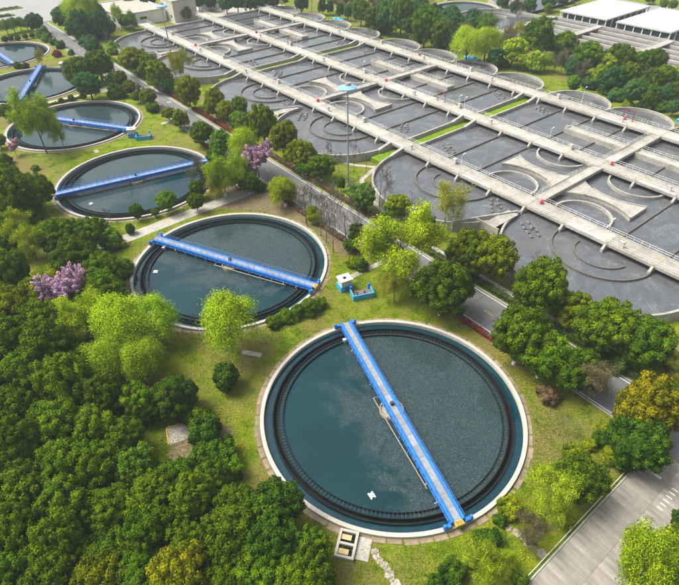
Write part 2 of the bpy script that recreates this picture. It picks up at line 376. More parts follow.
# ================================================================ ROUND SETTLING TANKS
TR = 21.0
TANK = [W(50.84 * k, 0) for k in range(7)]
LAB = ['nearest and largest round settling tank, with wide clear teal patch on one side', 'second round settling tank from the front, dark water mirroring trees',
       'third round settling tank from the front, beside the small kiosk path', 'fourth round settling tank from the front, half hidden by weeping lime green tree',
       'fifth round settling tank from the front, cut by the left picture edge', 'farthest round settling tank of the left row, at the left picture edge']
wl = -0.35
def tank_meshes():
    d = {}
    m = MB(); m.ring(20.42, 20.97, -3.0, 0.42, 128); m.ring(20.36, 20.42, 0.1, 0.39, 128); d['rim_wall'] = m.mesh('rim_wall')
    d['channel_water'] = MB().ring(19.1, 20.41, wl - 0.3, wl, 128).mesh('channel_water')
    d['launder_wall'] = MB().ring(18.9, 19.1, -3, 0.02, 128).mesh('launder_wall')
    d['launder_floor'] = MB().ring(18.3, 18.9, -1.3, -0.75, 128).mesh('launder_floor')  # coloured near-black for the shade deep in the trough
    d['weir_wall'] = MB().ring(18.15, 18.3, -3, 0.0, 128).mesh('weir_wall')
    d['scum_baffle'] = MB().ring(17.32, 17.40, -0.9, 0.02, 128).mesh('scum_baffle')
    d['water'] = MB().disc(18.14, wl + 0.004, 128).mesh('water')
    m = MB()
    for k in range(190):
        t = 2 * math.pi * k / 190; c, s = math.cos(t), math.sin(t)
        m.bar((17.36 * c, 17.36 * s, -0.06), (18.2 * c, 18.2 * s, -0.06), 0.05, 0.05)
    d['launder_brace'] = m.mesh('launder_brace')
    m = MB(); m.ring(0.55, 1.95, -0.5, 0.05, 32); m.ring(1.75, 1.95, 0.05, 0.28, 32); m.tube((0, 0, -3), (0, 0, 1.0), 0.5, 0.5, 16)
    for k in range(8):
        t = 2 * math.pi * k / 8 + .2; m.tube((1.85 * math.cos(t), 1.85 * math.sin(t), -.6), (1.85 * math.cos(t), 1.85 * math.sin(t), 0.5), 0.09, 0.09, 6)
    d['centre_column'] = m.mesh('centre_column')
    return d
TM = tank_meshes()
TMAT = {'rim_wall': 'rim', 'channel_water': 'chanwater', 'launder_wall': 'wetshade', 'launder_floor': 'pit', 'weir_wall': 'wetshade', 'scum_baffle': 'wetshade',
        'water': 'tankwater', 'launder_brace': 'dark', 'centre_column': 'stone'}
slab_meshes = []
for q in range(4):
    w = 0.95 + 0.16 * (q % 3)
    slab_meshes.append(MB().ring(21.06, 21.06 + w * 0.72, -0.08, 0.10 - 0.02 * q, 4, -0.045 + 0.004 * (q % 2), 0.045).mesh('apron_slab'))
ring_me = MB().ring(21.06, 21.95, -0.08, 0.08, 96).mesh('apron')
rng = random.Random(11)
tank_rot = [R(10), R(65), R(150), R(20), R(100), R(200)]
for k in range(6):
    c = TANK[k]
    t = empty('settling_tank', (c.x, c.y, 0.0), tank_rot[k])
    tag(t, LAB[k], 'settling tank', 'round settling tanks in a row')
    for nm, me in TM.items():
        o = put(nm, me, M[TMAT[nm]], t)
        if nm == 'launder_brace': o['kind'] = 'stuff'
    if k < 3:
        n = 66
        for j in range(n):
            o = put('apron_slab', slab_meshes[rng.randrange(4)], M['apron'], t)
            o.rotation_euler = (0, 0, 2 * math.pi * (j + rng.uniform(-.06, .06)) / n); o.location.z = rng.uniform(-0.03, 0.0)
    else:
        put('apron', ring_me, M['apron'], t)

# the ground is one sheet that opens under the tanks
def ground_with_holes():
    # one square cell of lawn per tank with a round hole, then the rest of the sheet around the row
    H = 25.42
    vs, fs = [], []
    def quad(u0, u1, v0, v1):
        n = len(vs); vs.extend([W(u0, v0), W(u0, v1), W(u1, v1), W(u1, v0)]); fs.append((n, n+1, n+2, n+3))
    for k in range(6):
        u0 = 50.84 * k; n = 96; b = len(vs)
        for i in range(n):
            t = 2 * math.pi * i / n; c, s = math.cos(t), math.sin(t)
            vs.append(W(u0 + 20.6 * c, 20.6 * s)); q = H / max(abs(c), abs(s)); vs.append(W(u0 + q * c, q * s))
        for i in range(n):
            j = (i + 1) % n; fs.append((b + 2*i, b + 2*j, b + 2*j + 1, b + 2*i + 1))
    uA, uB = -H, 50.84 * 5 + H
    quad(-1200, 2200, -1500, -H); quad(-1200, 2200, H, 1500); quad(-1200, uA, -H, H); quad(uB, 2200, -H, H)
    me = bpy.data.meshes.new('ground'); me.from_pydata([tuple(v) for v in vs], [], fs)
    bm = bmesh.new(); bm.from_mesh(me); bmesh.ops.remove_doubles(bm, verts=bm.verts, dist=0.001)
    bmesh.ops.recalc_face_normals(bm, faces=bm.faces)
    if sum(f.normal.z for f in bm.faces) < 0: bmesh.ops.reverse_faces(bm, faces=bm.faces)
    bm.to_mesh(me); bm.free()
    return tag(put('ground', me, M['lawn']), kind='structure')
ground_with_holes()

# ---------------------------------------------------------------- blue scraper bridges
def make_bridge():
    r = empty('scraper_bridge'); L = 20.55
    plate = MB().bbox(-1.02, 1.02, -0.52, 0.52, 0.0, 0.06, 0.01).mesh('deck_plate')
    for i in range(20):
        o = put('deck_plate', plate, M['grating'], r); o.location = (-19.57 + 2.06 * i, 0, 1.28)
    for s in (-1, 1):
        g = MB(); g.box(-L, L, 0.55 if s > 0 else -1.0, 1.0 if s > 0 else -0.55, 0.62, 1.36)
        g.box(-L, L, s * 1.0 - 0.06, s * 1.0 + 0.06, 0.55, 0.62)
        gi = g.build('girder', M['blue'], r)
        h = MB()
        for z in (1.85, 2.35): h.tube((-L, s * 0.86, z), (L, s * 0.86, z), 0.035, 0.035, 6)
        for i in range(28): x = -L + 2 * L * i / 27; h.tube((x, s * 0.86, 1.36), (x, s * 0.86, 2.35), 0.03, 0.03, 5)
        h.build('handrail', M['blue'], r)
        f = MB()
        for i in range(34):
            x = -L + 0.6 + (2 * L - 1.2) * i / 33; y = s * 1.0; f.box(x - 0.04, x + 0.04, min(y, y + s * 0.07), max(y, y + s * 0.07), 0.63, 1.35)
        f.build('stiffener', M['blue'], gi)
        for e in (-1, 1):
            e_ = MB(); e_.bbox(e * 20.65 - 0.28, e * 20.65 + 0.28, s * 1.05 if s > 0 else -2.1, 2.1 if s > 0 else -1.05, 0.72, 1.15, 0.06)
            e_.bbox(e * 20.65 - 0.2, e * 20.65 + 0.2, s * 1.95 - 0.18, s * 1.95 + 0.18, 0.5, 1.5, 0.05)
            e_.build('end_carriage', M['blue'], r)
            w = MB(); w.tube((e * 20.65, s * 1.55 - 0.1, 0.70), (e * 20.65, s * 1.55 + 0.1, 0.70), 0.28, 0.28, 14); w.build('wheel', M['dark'], r)
    MB().bbox(20.58, 21.25, -0.62, 0.62, 1.0, 1.42, 0.05).build('drive_cover', M['yellow'], r)
    ch = MB()
    for q in range(4): ch.add([(20.68 + .13 * q, -0.5, 1.424), (20.74 + .13 * q, -0.5, 1.424), (20.74 + .13 * q, 0.5, 1.424), (20.68 + .13 * q, 0.5, 1.424)], [(0, 1, 2, 3)])
    ch.build('tread_strip', M['dark'], r)
    # suction pipes and scraper arm below
    for i, x in enumerate((-17, -14, -11.2, -8.4, -5.6, 5.6, 8.4, 11.2, 14, 17)):
        m = MB(); m.tube((x, -1.15, -1.5), (x, -1.15, 0.9), 0.06, 0.06, 6); m.bar((x, -1.5, 0.62), (x, 1.0, 0.58), 0.1, 0.1); m.build('suction_pipe', M['blue' if abs(x) < 12 else 'steel'], r)
    m = MB(); m.tube((-3.0, -1.9, 0.35), (14.5, -1.25, 0.2), 0.08, 0.08, 6); m.tube((-3.0, 1.7, 0.35), (-3.0, -1.9, 0.35), 0.05, 0.05, 6)
    m.build('skimmer_pipe', M['stone'], r)
    m = MB(); m.box(-17.6, -16.9, -1.75, -1.1, 0.5, 0.56); m.box(-17.6, -17.54, -1.75, -1.1, 0.0, 0.56); m.box(-16.96, -16.9, -1.75, -1.1, 0.0, 0.56); m.build('skimmer_frame', M['steel'], r)
    m = MB(); m.bbox(-0.25, 0.25, -0.25, 0.25, 1.34, 2.0, .05); m.build('control_box', M['dark'], r)
    return r
ENDS = [((1.1, 74.6), (15.4, 35.3)), ((-41.9, 104.1), (-4.9, 85.5)), ((-38.2, 146.9), (-74.1, 128.7)), ((-103, 180.2), (-67.4, 167.7)), ((-111.5, 187.8), (-120.5, 228.6)), ((-150.7, 255.3), (-132.5, 234.5))]
BL = ['blue scraper bridge with grey deck plates across the nearest round tank', 'blue scraper bridge across the second round tank, tilting down to the right', 'blue scraper bridge across the third round tank, rising to the right',
      'blue scraper bridge across the fourth round tank, its left end under lime leaves', 'blue scraper bridge across the fifth round tank, pointing away from view', 'blue scraper bridge across the farthest round tank, cut by the left edge']
b0 = make_bridge()
bridges = [b0] + [copy_tree(b0) for _ in range(5)]
for k in range(6):
    (x0, y0), (x1, y1) = ENDS[k]; b = bridges[k]
    b.location = (TANK[k].x, TANK[k].y, 0.0); b.rotation_euler = (0, 0, math.atan2(y1 - y0, x1 - x0))
    tag(b, BL[k], 'bridge', 'scraper bridges on the round tanks')
# floating sampling pumps
def floatpump(): 
    r = empty('floating_pump'); m = MB(); m.bbox(-0.55, -0.25, -0.7, 0.7, -0.1, 0.12, .04); m.bbox(0.25, 0.55, -0.7, 0.7, -0.1, 0.12, .04); m.build('float', M['white'], r)
    m = MB(); m.box(-0.5, 0.5, -0.5, 0.5, 0.12, 0.17); m.bbox(-0.2, 0.2, -0.2, 0.2, 0.17, 0.5, .04); m.build('pump_body', M['white'], r); return r
fp = floatpump()
for i, (tk, ox, oy, lab) in enumerate(((0, -4.0, -14.6, 'small white floating pump near the lower edge of the nearest round tank'), (1, -16.0, -1.6, 'small white floating pump at the left side of the second round tank'), (2, -8.5, -12.0, 'small white floating pump at the lower left of the third round tank'))):
    q = fp if i == 0 else copy_tree(fp)
    q.location = (TANK[tk].x + ox, TANK[tk].y + oy, wl + 0.06); q.rotation_euler = (0, 0, 0.5 + i); q.scale = (.72, .72, .72); tag(q, lab, 'pump', 'floating pumps')

# ================================================================ OXIDATION BASINS
def arc(cx, cy, r, a0, a1, n):
    return [(cx + r * math.cos(R(a0 + (a1 - a0) * i / n)), cy + r * math.sin(R(a0 + (a1 - a0) * i / n))) for i in range(n + 1)]
# local frame of a basin: x = v, y = u - u_centre
HW = 41.7
def basin_outline():
    p = []
    p += arc(62.0, 20.9, 20.8, 90, 270, 40)[:-1] + [(62.0, 0.05), (62.0, -0.05)] + arc(62.0, -20.9, 20.8, 90, 270, 40)[1:]
    for c in (-31.2, -10.4, 10.4, 31.2): p += arc(135.3, c, 10.4, -90, 90, 20)[1 if c > -31 else 0:]
    return p
OUT = basin_outline()
def basin_parts():
    d = []
    d.append(('outer_wall', MB().sweep(OUT, 0.5, -0.3, 2.45, True).mesh('outer_wall'), 'concrete'))
    me = bpy.data.meshes.new('water'); me.from_pydata([(x, y, 1.55) for x, y in OUT], [], [tuple(range(len(OUT)))])
    d.append(('water', me, 'basinwater'))
    for y in (-31.2, -20.85, 20.85, 31.2): d.append(('divider_wall', MB().box(63.5, 126, y - 0.17, y + 0.17, 0.3, 1.95).mesh('divider_wall'), 'algae'))
    for y in (-10.4, 10.4): d.append(('divider_wall', MB().box(99.5, 126, y - 0.17, y + 0.17, 0.3, 1.95).mesh('divider_wall'), 'algae'))
    for s in (-1, 1):
        d.append(('ring_wall', MB().sweep(arc(63.5, 20.8 * s, 10.7, 90, 270, 32), 0.4, 0.3, 2.0).mesh('ring_wall'), 'algae'))
        d.append(('ring_wall', MB().sweep(arc(62.5, 20.8 * s - 0.4, 5.7, 85, 262, 24), 0.35, 0.3, 1.9).mesh('ring_wall'), 'algae'))
        d.append(('guide_wall', MB().sweep(arc(72.3, 10.2 * s, 6.6, -95, 95, 24), 0.45, 0.3, 2.3).mesh('guide_wall'), 'concrete'))
        d.append(('guide_wall', MB().sweep(arc(96.6, 10.9 * s, 7.0, 88, 272, 24), 0.45, 0.3, 2.3).mesh('guide_wall'), 'concrete'))
        for c in (10.4 * s, 31.2 * s):
            d.append(('ring_wall', MB().sweep(arc(134.0, c, 5.2, -88, 88, 20), 0.35, 0.3, 1.9).mesh('ring_wall'), 'algae'))
    # hour-glass shaped centre platform with concave flanks
    n = 14; near = []; far = []
    for i in range(n + 1):
        y = 18.4 * i / n
        near.append((68 + math.sqrt(13.5 ** 2 - (10.4 - y) ** 2), y)); far.append((97.5 - math.sqrt(13.5 ** 2 - (10.4 - y) ** 2), y))
        poly = near + far[::-1] + [(x, -y) for x, y in far][1:] + [(x, -y) for x, y in near[::-1]][:-1]
    m = MB(); N = len(poly)
    m.add([(x, y, 0.3) for x, y in poly] + [(x, y, 2.5) for x, y in poly], [tuple(range(N, 2 * N))] + [(i, (i + 1) % N, N + (i + 1) % N, N + i) for i in range(N)])
    d.append(('centre_platform', m.mesh('centre_platform'), 'concrete'))
    for s in (-1, 1):
        m = MB(); m.sweep([(x, y * s) for x, y in near[4:]], 0.3, 2.5, 2.75); d.append(('platform_lip', m.mesh('platform_lip'), 'concrete'))
        m = MB(); m.sweep([(x, y * s) for x, y in far[4:]], 0.3, 2.5, 2.75); d.append(('platform_lip', m.mesh('platform_lip'), 'concrete'))
    # the chamber where the two front lobes meet
    m = MB(); m.sweep([(61.5, 0), (51.5, 4.5), (46.2, 6.8)], 0.4, 0.0, 2.9); m.sweep([(51.5, -2.2), (51.5, 4.5)], 0.35, 0, 2.9); m.box(52.0, 60.5, -0.9, 2.0, 2.46, 2.55)
    d.append(('inlet_chamber', m.mesh('inlet_chamber'), 'concrete'))
    return d
BP = basin_parts()
UC = [22.3, 110.7, 199.1]
BAS = ['nearest aeration basin, rounded grey water lobes beside the road trees', 'middle aeration basin, between the two grass gaps', 'farthest aeration basin, reaching the white building']
for k in range(3):
    t = empty('aeration_basin', W(UC[k], 0, 0), ROT); tag(t, BAS[k], 'basin', 'aeration basins side by side')
    for nm, me, mt in BP: put(nm, me, M[mt], t)
# a further basin shows only off the right edge of the picture
t = empty('aeration_basin', W(UC[0] - 88.4, 0, 0), ROT); tag(t, 'aeration basin just beyond the right picture edge', 'basin', 'aeration basins side by side')
for nm, me, mt in BP: put(nm, me, M[mt], t)

# raised grass beds in the gaps between basins
for g in (66.5, 154.9):
    o = MB().sweep([W(g, 56), W(g, 138)], 4.1, 0.0, 1.35).build('grass_bed', M['bedgrass']); tag(o, kind='structure')
# ---------------------------------------------------------------- walkways on the basins
def rail_mesh(L, n):
    m = MB()
    for z in (0.55, 1.05): m.tube((0, 0, z), (0, L, z), 0.03, 0.03, 5)
    for i in range(n + 1): m.tube((0, L * i / n, 0), (0, L * i / n, 1.05), 0.035, 0.035, 5)
    return m.mesh('railing')
RAIL = rail_mesh(10.4, 6)
def walkway(v, width, u0, u1, label, z=3.25, th=0.55):
    """a deck running along u; local x = v offset, local y = u - u0"""
    r = empty('walkway', W(u0, v, 0), ROT); tag(r, label, 'walkway')
    n = int(round((u1 - u0) / 10.4)); L = (u1 - u0) / n
    h = width / 2
    slab = MB().bbox(-h, h, 0.02, L - 0.02, z - th, z, 0.04).mesh('deck_slab')
    cb = MB().bbox(-0.14, 0.14, 0.02, L - 0.02, z + 0.001, z + 0.18, 0.03).mesh('deck_kerb')
    jl = MB().box(-h + 0.4, h - 0.4, -0.07, 0.07, z + 0.002, z + 0.012).mesh('joint_strip')
    pier = MB(); pier.add([(-h - 1.2, -0.28, 1.7), (-h - 1.2, 0.28, 1.7), (h - 0.4, 0.28, 1.7), (h - 0.4, -0.28, 1.7), (-h - 0.35, -0.28, z - 0.1), (-h - 0.35, 0.28, z - 0.1), (h - 0.4, 0.28, z - th + .01), (h - 0.4, -0.28, z - th + .01), (-h - 1.2, -0.28, 2.25), (-h - 1.2, 0.28, 2.25),
              (-h - 1.2, -0.28, 0.4), (-h - 1.2, 0.28, 0.4), (h - 0.4, 0.28, 0.4), (h - 0.4, -0.28, 0.4)],
              [(10, 13, 12, 11), (8, 9, 5, 4), (4, 5, 6, 7), (10, 11, 9, 8), (12, 13, 7, 6), (11, 12, 6, 5, 9), (13, 10, 8, 4, 7)])
    pier = pier.mesh('pier')
    tub = MB(); tub.box(-h + 0.32, -h + 1.25, 0.6, L - 0.6, z + 0.002, z + 0.06); tub = tub.mesh('cover_plate')
    for i in range(n):
        s_ = put('deck_slab', slab, M['deck'], r); s_.location = (0, L * i, 0)
        for s in (-1, 1):
            o = put('deck_kerb', cb, M['concrete'], r); o.location = (s * (h - 0.16), L * i, 0)
            o = put('railing', RAIL, M['white'], r); o.location = (s * (h - 0.16), L * i, z + 0.17); o.scale = (1, L / 10.4, 1)
        if i:
            o = put('joint_strip', jl, M['yellow'], r) if i % 2 == 0 else None
            if o: o.location = (0, L * i, 0)
        o = put('pier', pier, M['concrete'], r); o.location = (0, L * i + (0.3 if i == 0 else 0), 0)
        if i % 3 == 1:
            o = put('cover_plate', tub, M['coverblue'], r); o.location = (0, L * i, 0)
    return r
u_lo, u_hi = 22.3 - 10.4 * 9, 22.3 + 88.4 * 2 + 52 - 7.2
walkway(66.5, 5.0, u_lo, 22.3 + 10.4 * 22, 'long concrete walkway nearest the road, over the front lobes of the basins')
walkway(97.7, 5.2, u_lo, 22.3 + 10.4 * 22, 'long concrete walkway down the middle of the basins')
walkway(129.0, 5.6, u_lo, 22.3 + 10.4 * 21.6, 'long concrete walkway on the far side of the basins, before the trees')
def crosswalk(u, v0, v1, width, label, z=3.2, rail=True):
    r = empty('cross_walkway', W(u, v0, 0), ROT); tag(r, label, 'walkway')
    L = v1 - v0; h = width / 2; n = max(1, int(round(L / 7)))
    for i in range(n):
        o = MB().bbox(L * i / n + 0.01, L * (i + 1) / n - 0.01, -h, h, z - 0.45, z, 0.04).build('deck_slab', M['deck'], r)
    for s in (-1, 1):
        MB().bbox(0.02, L - 0.02, s * h - 0.1, s * h + 0.1, z - 0.75, z + 0.16, 0.03).build('edge_beam', M['concrete'], r)
        if rail:
            m = MB()
            for zz in (0.65, 1.15): m.tube((0.2, s * h, z + zz), (L - 0.2, s * h, z + zz), 0.03, 0.03, 5)
            for i in range(int(L / 1.8) + 1): x = 0.2 + (L - 0.4) * i / int(L / 1.8); m.tube((x, s * h, z + 0.15), (x, s * h, z + 1.15), 0.03, 0.03, 5)
            m.build('railing', M['white'], r)
    m = MB()
    for i in range(1, n): m.box(L * i / n - 0.3, L * i / n + 0.3, -h + 0.3, h - 0.3, 0.4, z - 0.46)
    m.build('support', M['concrete'], r)
    return r
ORD = ['nearest', 'middle', 'farthest']
for k in range(3):
    crosswalk(UC[k], 69.05, 95.05, 2.8, f'short cross walkway over the hourglass platform of the {ORD[k]} aeration basin')
    crosswalk(UC[k], 100.35, 126.15, 3.0, f'short cross walkway behind the middle walkway in the {ORD[k]} aeration basin')
    # the raised trough along u in the rear half of the basin
    r = empty('sludge_trough', W(UC[k], 113.2, 0), ROT); tag(r, f'raised concrete trough with railings in the rear half of the {ORD[k]} basin', 'trough', 'raised troughs in the basins')
    for s in (-1, 1):
        y0, y1 = (1.75, 20.4) if s > 0 else (-20.4, -1.75)
        MB().bbox(-1.55, 1.55, y0, y1, 2.2, 2.6, 0.03).build('deck_slab', M['deck'], r)
        for q in (-1, 1):
            MB().bbox(q * 1.62 - 0.16, q * 1.62 + 0.16, y0, y1, 1.3, 3.05, 0.04).build('side_wall', M['concrete'], r)
            m = MB()
            for zz in (3.55, 4.05): m.tube((q * 1.62, y0 + .1, zz), (q * 1.62, y1 - .1, zz), 0.03, 0.03, 5)
            for i in range(12): y = y0 + .1 + (y1 - y0 - .2) * i / 11; m.tube((q * 1.62, y, 3.04), (q * 1.62, y, 4.05), 0.03, 0.03, 5)
            m.build('railing', M['white'], r)
        e = 20.55 * s; MB().bbox(-1.78, 1.78, min(e, e - .3 * s), max(e, e - .3 * s), 1.3, 3.055, .03).build('end_wall', M['concrete'], r)
        for yy in (6, 13, 19):
            MB().box(-1.2, 1.2, s * yy - 0.25, s * yy + 0.25, 0.4, 2.2).build('support', M['concrete'], r)
# sloped buttresses by the grass gaps
for g in (66.5, 154.9):
    for (v, nm) in ((66.5, 'near'), (97.7, 'middle'), (129.0, 'far')):
        for s in (-1, 1):
            y = s * 2.55
            m = MB(); m.add([(-7.2, y - .45, 1.0), (-7.2, y + .45, 1.0), (-2.6, y + .45, 1.0), (-2.6, y - .45, 1.0), (-7.2, y - .45, 2.47), (-7.2, y + .45, 2.47), (-2.6, y + .45, 3.5), (-2.6, y - .45, 3.5)],
                  [(0, 3, 2, 1), (4, 5, 6, 7), (0, 1, 5, 4), (1, 2, 6, 5), (2, 3, 7, 6), (3, 0, 4, 7)])
            m.box(-2.6, 2.4, y - .45, y + .45, 0.0, 2.68)
            o = m.build('buttress', M['concrete']); o.location = W(g, v, 0); o.rotation_euler = (0, 0, ROT)
            side = 'right' if s < 0 else 'left'
            gg = 'nearer' if g < 100 else 'farther'
            tag(o, f'sloped concrete buttress on the {side} of the {gg} grass gap, at the {nm} walkway', 'buttress', 'buttresses at the grass gaps')

# ---------------------------------------------------------------- small things on the basins
def red_box():
    r = empty('life_ring_box'); MB().bbox(-0.55, 0.55, -0.4, 0.4, 0.25, 1.25, .05).build('cabinet', M['red'], r)
    m = MB(); m.box(-0.45, -0.35, -0.3, 0.3, 0, 0.25); m.box(0.35, 0.45, -0.3, 0.3, 0, 0.25); m.build('feet', M['dark'], r); return r
rb = red_box(); first = True
for k in range(3):
    for v, nm, off in ((66.5, 'front', -1.9), (97.7, 'middle', -1.9), (129.0, 'rear', 12.0)):
        q = rb if first else copy_tree(rb); first = False
        q.location = W(UC[k] + off, v + 1.3, 3.252); q.rotation_euler = (0, 0, ROT + .2); q.scale = (.72, .72, .72)
        tag(q, f'red cabinet on the {nm} walkway of the {ORD[k]} aeration basin', 'cabinet', 'red cabinets on the walkways')
def aerator():
    r = empty('floating_aerator')
    fm = MB().bbox(-0.62, 0.62, -0.33, 0.33, -0.15, 0.28, .08).mesh('float')
    for (x, y, a) in ((-2.3, -.9, .1), (-.5, -1.1, -.1), (1.3, -.85, .15), (3.0, -.6, .3), (-2.6, .9, -.1), (-.8, 1.0, .1), (1.0, 1.1, 0), (2.7, 1.0, -.2)):
        o = put('float', fm, M['steelfloat'], r); o.location = (x, y, 0); o.rotation_euler = (0, 0, a)
    m = MB(); m.bar((-2.7, -.9, .3), (3.1, -.75, .3), .1, .1); m.bar((-2.9, .95, .3), (2.9, 1.05, .3), .1, .1); m.bar((0, -1.0, .32), (0, 1.05, .32), .1, .1); m.build('frame', M['dark'], r)
    m = MB(); m.tube((0, 0, .2), (0, 0, .75), .24, .2, 12); m.build('motor', M['steelblue'], r); return r
ae = aerator(); first = True
AER = [(28.2, 61.0, 'in the nearest basin, left of where its front lobes meet'), (16.4, 58.6, 'in the nearest basin, right of where its front lobes meet'),
       (116.6, 61.0, 'in the middle basin, left of where its front lobes meet'), (104.8, 58.6, 'in the middle basin, right of where its front lobes meet'), (205.0, 61, 'in the farthest basin, left of where its front lobes meet'),
       (193.2, 58.6, 'in the farthest basin, right of where its front lobes meet'),
       (76.5, 77, 'behind the front walkway, left of the nearer grass gap'), (57.5, 76.5, 'behind the front walkway, right of the nearer grass gap'), (165.0, 77, 'behind the front walkway, left of the farther grass gap'), (146.0, 76.5, 'behind the front walkway, right of the farther grass gap'),
       (75.5, 122, 'before the rear walkway, left of the nearer grass gap'), (57.0, 121.5, 'before the rear walkway, right of the nearer grass gap'), (163.5, 122, 'before the rear walkway, left of the farther grass gap'), (145.5, 121.5, 'before the rear walkway, right of the farther grass gap')]
for i, (u, v, ph) in enumerate(AER):
    q = ae if first else copy_tree(ae); first = False
    q.location = W(u, v, 1.58); q.rotation_euler = (0, 0, ROT + 0.7 + 0.3 * (i % 3)); tag(q, 'grey floating aerator ' + ph, 'aerator', 'floating aerators')
def cabinet(mat):
    r = empty('control_cabinet'); MB().bbox(-0.35, 0.35, -0.5, 0.5, 0, 1.35, .04).build('case', M[mat], r); MB().bbox(-0.4, 0.4, -0.55, 0.55, 1.35, 1.42, .02).build('lid', M['steel'], r)
    MB().box(-.37, -.352, -.05, .05, .6, .8).build('handle', M['dark'], r); return r
cb0 = cabinet('beige'); first = True
nthw = ['first', 'second', 'third', 'fourth', 'fifth', 'sixth', 'seventh', 'eighth', 'ninth', 'tenth']
def nth(i):
    if i < 10: return nthw[i]
    n = i + 1; return f'{n}' + ('th' if 10 < n % 100 < 14 else {1: 'st', 2: 'nd', 3: 'rd'}.get(n % 10, 'th'))
for (v, nm) in ((66.5, 'front'), (97.7, 'middle'), (129.0, 'rear')):
    us = [-1.2, 48, 62, 85.5, 100, 133, 151, 173, 188, 221] if v < 70 else ([4, 33, 59, 74, 92, 121, 143, 170, 190] if v < 100 else [34, 58, 84, 96, 118, 146, 172])
    for j, u in enumerate(sorted(us)):
        q = cb0 if first else copy_tree(cb0); first = False
        q.location = W(u, v + (1.5 if j % 2 else -1.3), 3.252); q.rotation_euler = (0, 0, ROT + (math.pi if j % 2 else 0))
        tag(q, f'beige control cabinet on the {nm} walkway, {nth(j)} counted from the right end', 'cabinet', 'control cabinets on the walkways')
def gantry():
    r = empty('hoist_gantry'); 
    for s in (-1, 1): 
        m = MB(); m.tube((0, s * 1.6, 0), (0, s * 1.6, 2.9), .09, .09, 8); m.bar((0, s * 1.6, 2.0), (0, s * 0.9, 2.85), .1, .1); m.box(-.25, .25, s * 1.6 - .25, s * 1.6 + .25, 0, .06); m.build('post', M['maroon'], r)
    MB().box(-.1, .1, -2.0, 2.0, 2.9, 3.12).build('beam', M['maroon'], r)
    m = MB(); m.box(-.16, .16, .1, .5, 2.55, 2.9); m.tube((0, .3, 1.6), (0, .3, 2.55), .02, .02, 5); m.build('hoist', M['dark'], r); return r
g0 = gantry(); first = True
for (u, v, lab) in ((82.0, 99.3, 'maroon hoist gantry on the middle walkway, left of the nearer grass gap'), (170.5, 99.3, 'maroon hoist gantry on the middle walkway, left of the farther grass gap'), (33.5, 130.6, 'maroon hoist gantry on the rear walkway by the nearest basin')):
    q = g0 if first else copy_tree(g0); first = False
    q.location = W(u, v, 3.252); q.rotation_euler = (0, 0, ROT); tag(q, lab, 'gantry', 'hoist gantries')
def lamp():
    r = empty('lamp_post'); m = MB(); m.tube((0, 0, 0), (0, 0, 5.4), .07, .045, 8); m.box(-.18, .18, -.18, .18, 0, .06); m.build('pole', M['white'], r)
    m = MB(); m.bar((0, 0, 5.3), (0.7, 0, 5.5), .06, .06); m.bbox(.5, 1.1, -.14, .14, 5.46, 5.58, .03); m.build('lamp_head', M['white'], r); return r
l0 = lamp(); first = True
LP = [(71.5, 95.7, 'at the nearer grass gap on the middle walkway'), (69.3, 95.7, 'beside another pole at the nearer grass gap on the middle walkway'), (2.0, 64.4, 'at the right end of the front walkway'), (43.0, 64.4, 'on the front walkway over the nearest basin'), (90, 64.4, 'on the front walkway, just left of the nearer grass gap'), (131, 64.4, 'on the front walkway over the middle basin'),
      (160, 95.7, 'at the farther grass gap on the middle walkway'), (118, 95.7, 'on the middle walkway over the middle basin'), (38, 95.7, 'on the middle walkway over the nearest basin'), (50, 131.4, 'on the rear walkway over the nearest basin'), (104, 131.4, 'on the rear walkway over the middle basin')]
for (u, v, ph) in LP:
    q = l0 if first else copy_tree(l0); first = False
    q.location = W(u, v, 3.252); q.rotation_euler = (0, 0, ROT); tag(q, 'slim white lamp post ' + ph, 'lamp post', 'lamp posts on the walkways')
# railing along the wall top where the front lobes meet
for k in range(3):
    r = empty('basin_railing', W(UC[k], 0, 0), ROT); tag(r, f'white wall-top railing where the front lobes of the {ORD[k]} basin meet', 'railing', 'railings on the basin walls')
    pts = [p for p in arc(62.0, 20.9, 20.8, 180, 262, 20)]
    m = MB()
    for zz in (2.95, 3.45):
        for a, b in zip(pts[:-1], pts[1:]): m.tube((a[0], a[1], zz), (b[0], b[1], zz), .03, .03, 5)
    m.build('rails', M['steel'], r); m = MB()
    for a in pts: m.tube((a[0], a[1], 2.45), (a[0], a[1], 3.45), .035, .035, 5)
    m.build('posts', M['steel'], r)

# ---------------------------------------------------------------- high masts with disc heads
def mast(h):
    r = empty('high_mast_light'); m = MB()
    m.tube((0, 0, 0), (0, 0, h), .30, .13, 12); m.tube((0, 0, 0), (0, 0, .5), .5, .5, 12); m.build('pole', M['steelblue'], r)
    m = MB(); n = 28
    rings = [(0.5, h + .15), (1.7, h + .05), (2.25, h + .3), (2.2, h + .5), (1.0, h + .95), (0.45, h + 1.0)]
    v = []; f = []
    for (rr, z) in rings: v += [(rr * math.cos(2*math.pi*k/n), rr * math.sin(2*math.pi*k/n), z) for k in range(n)]
    for i in range(len(rings) - 1): f += [(i*n + k, i*n + (k+1) % n, (i+1)*n + (k+1) % n, (i+1)*n + k) for k in range(n)]
    f += [tuple(range(n)), tuple(range((len(rings)-1)*n, len(rings)*n))]
    m.add(v, f); hd = m.build('disc_head', M['paleblue'], r)
    m = MB(); m.tube((0, 0, h + .98), (0, 0, h + 1.45), .8, .6, 16); m.build('cap', M['brownroof'], hd)
    for k in range(8):
        t = 2*math.pi*k/8; m = MB(); m.tube((1.6*math.cos(t), 1.6*math.sin(t), h - .12), (1.6*math.cos(t), 1.6*math.sin(t), h + .1), .22, .22, 10); m.build('lamp', M['white'], hd)
    return r
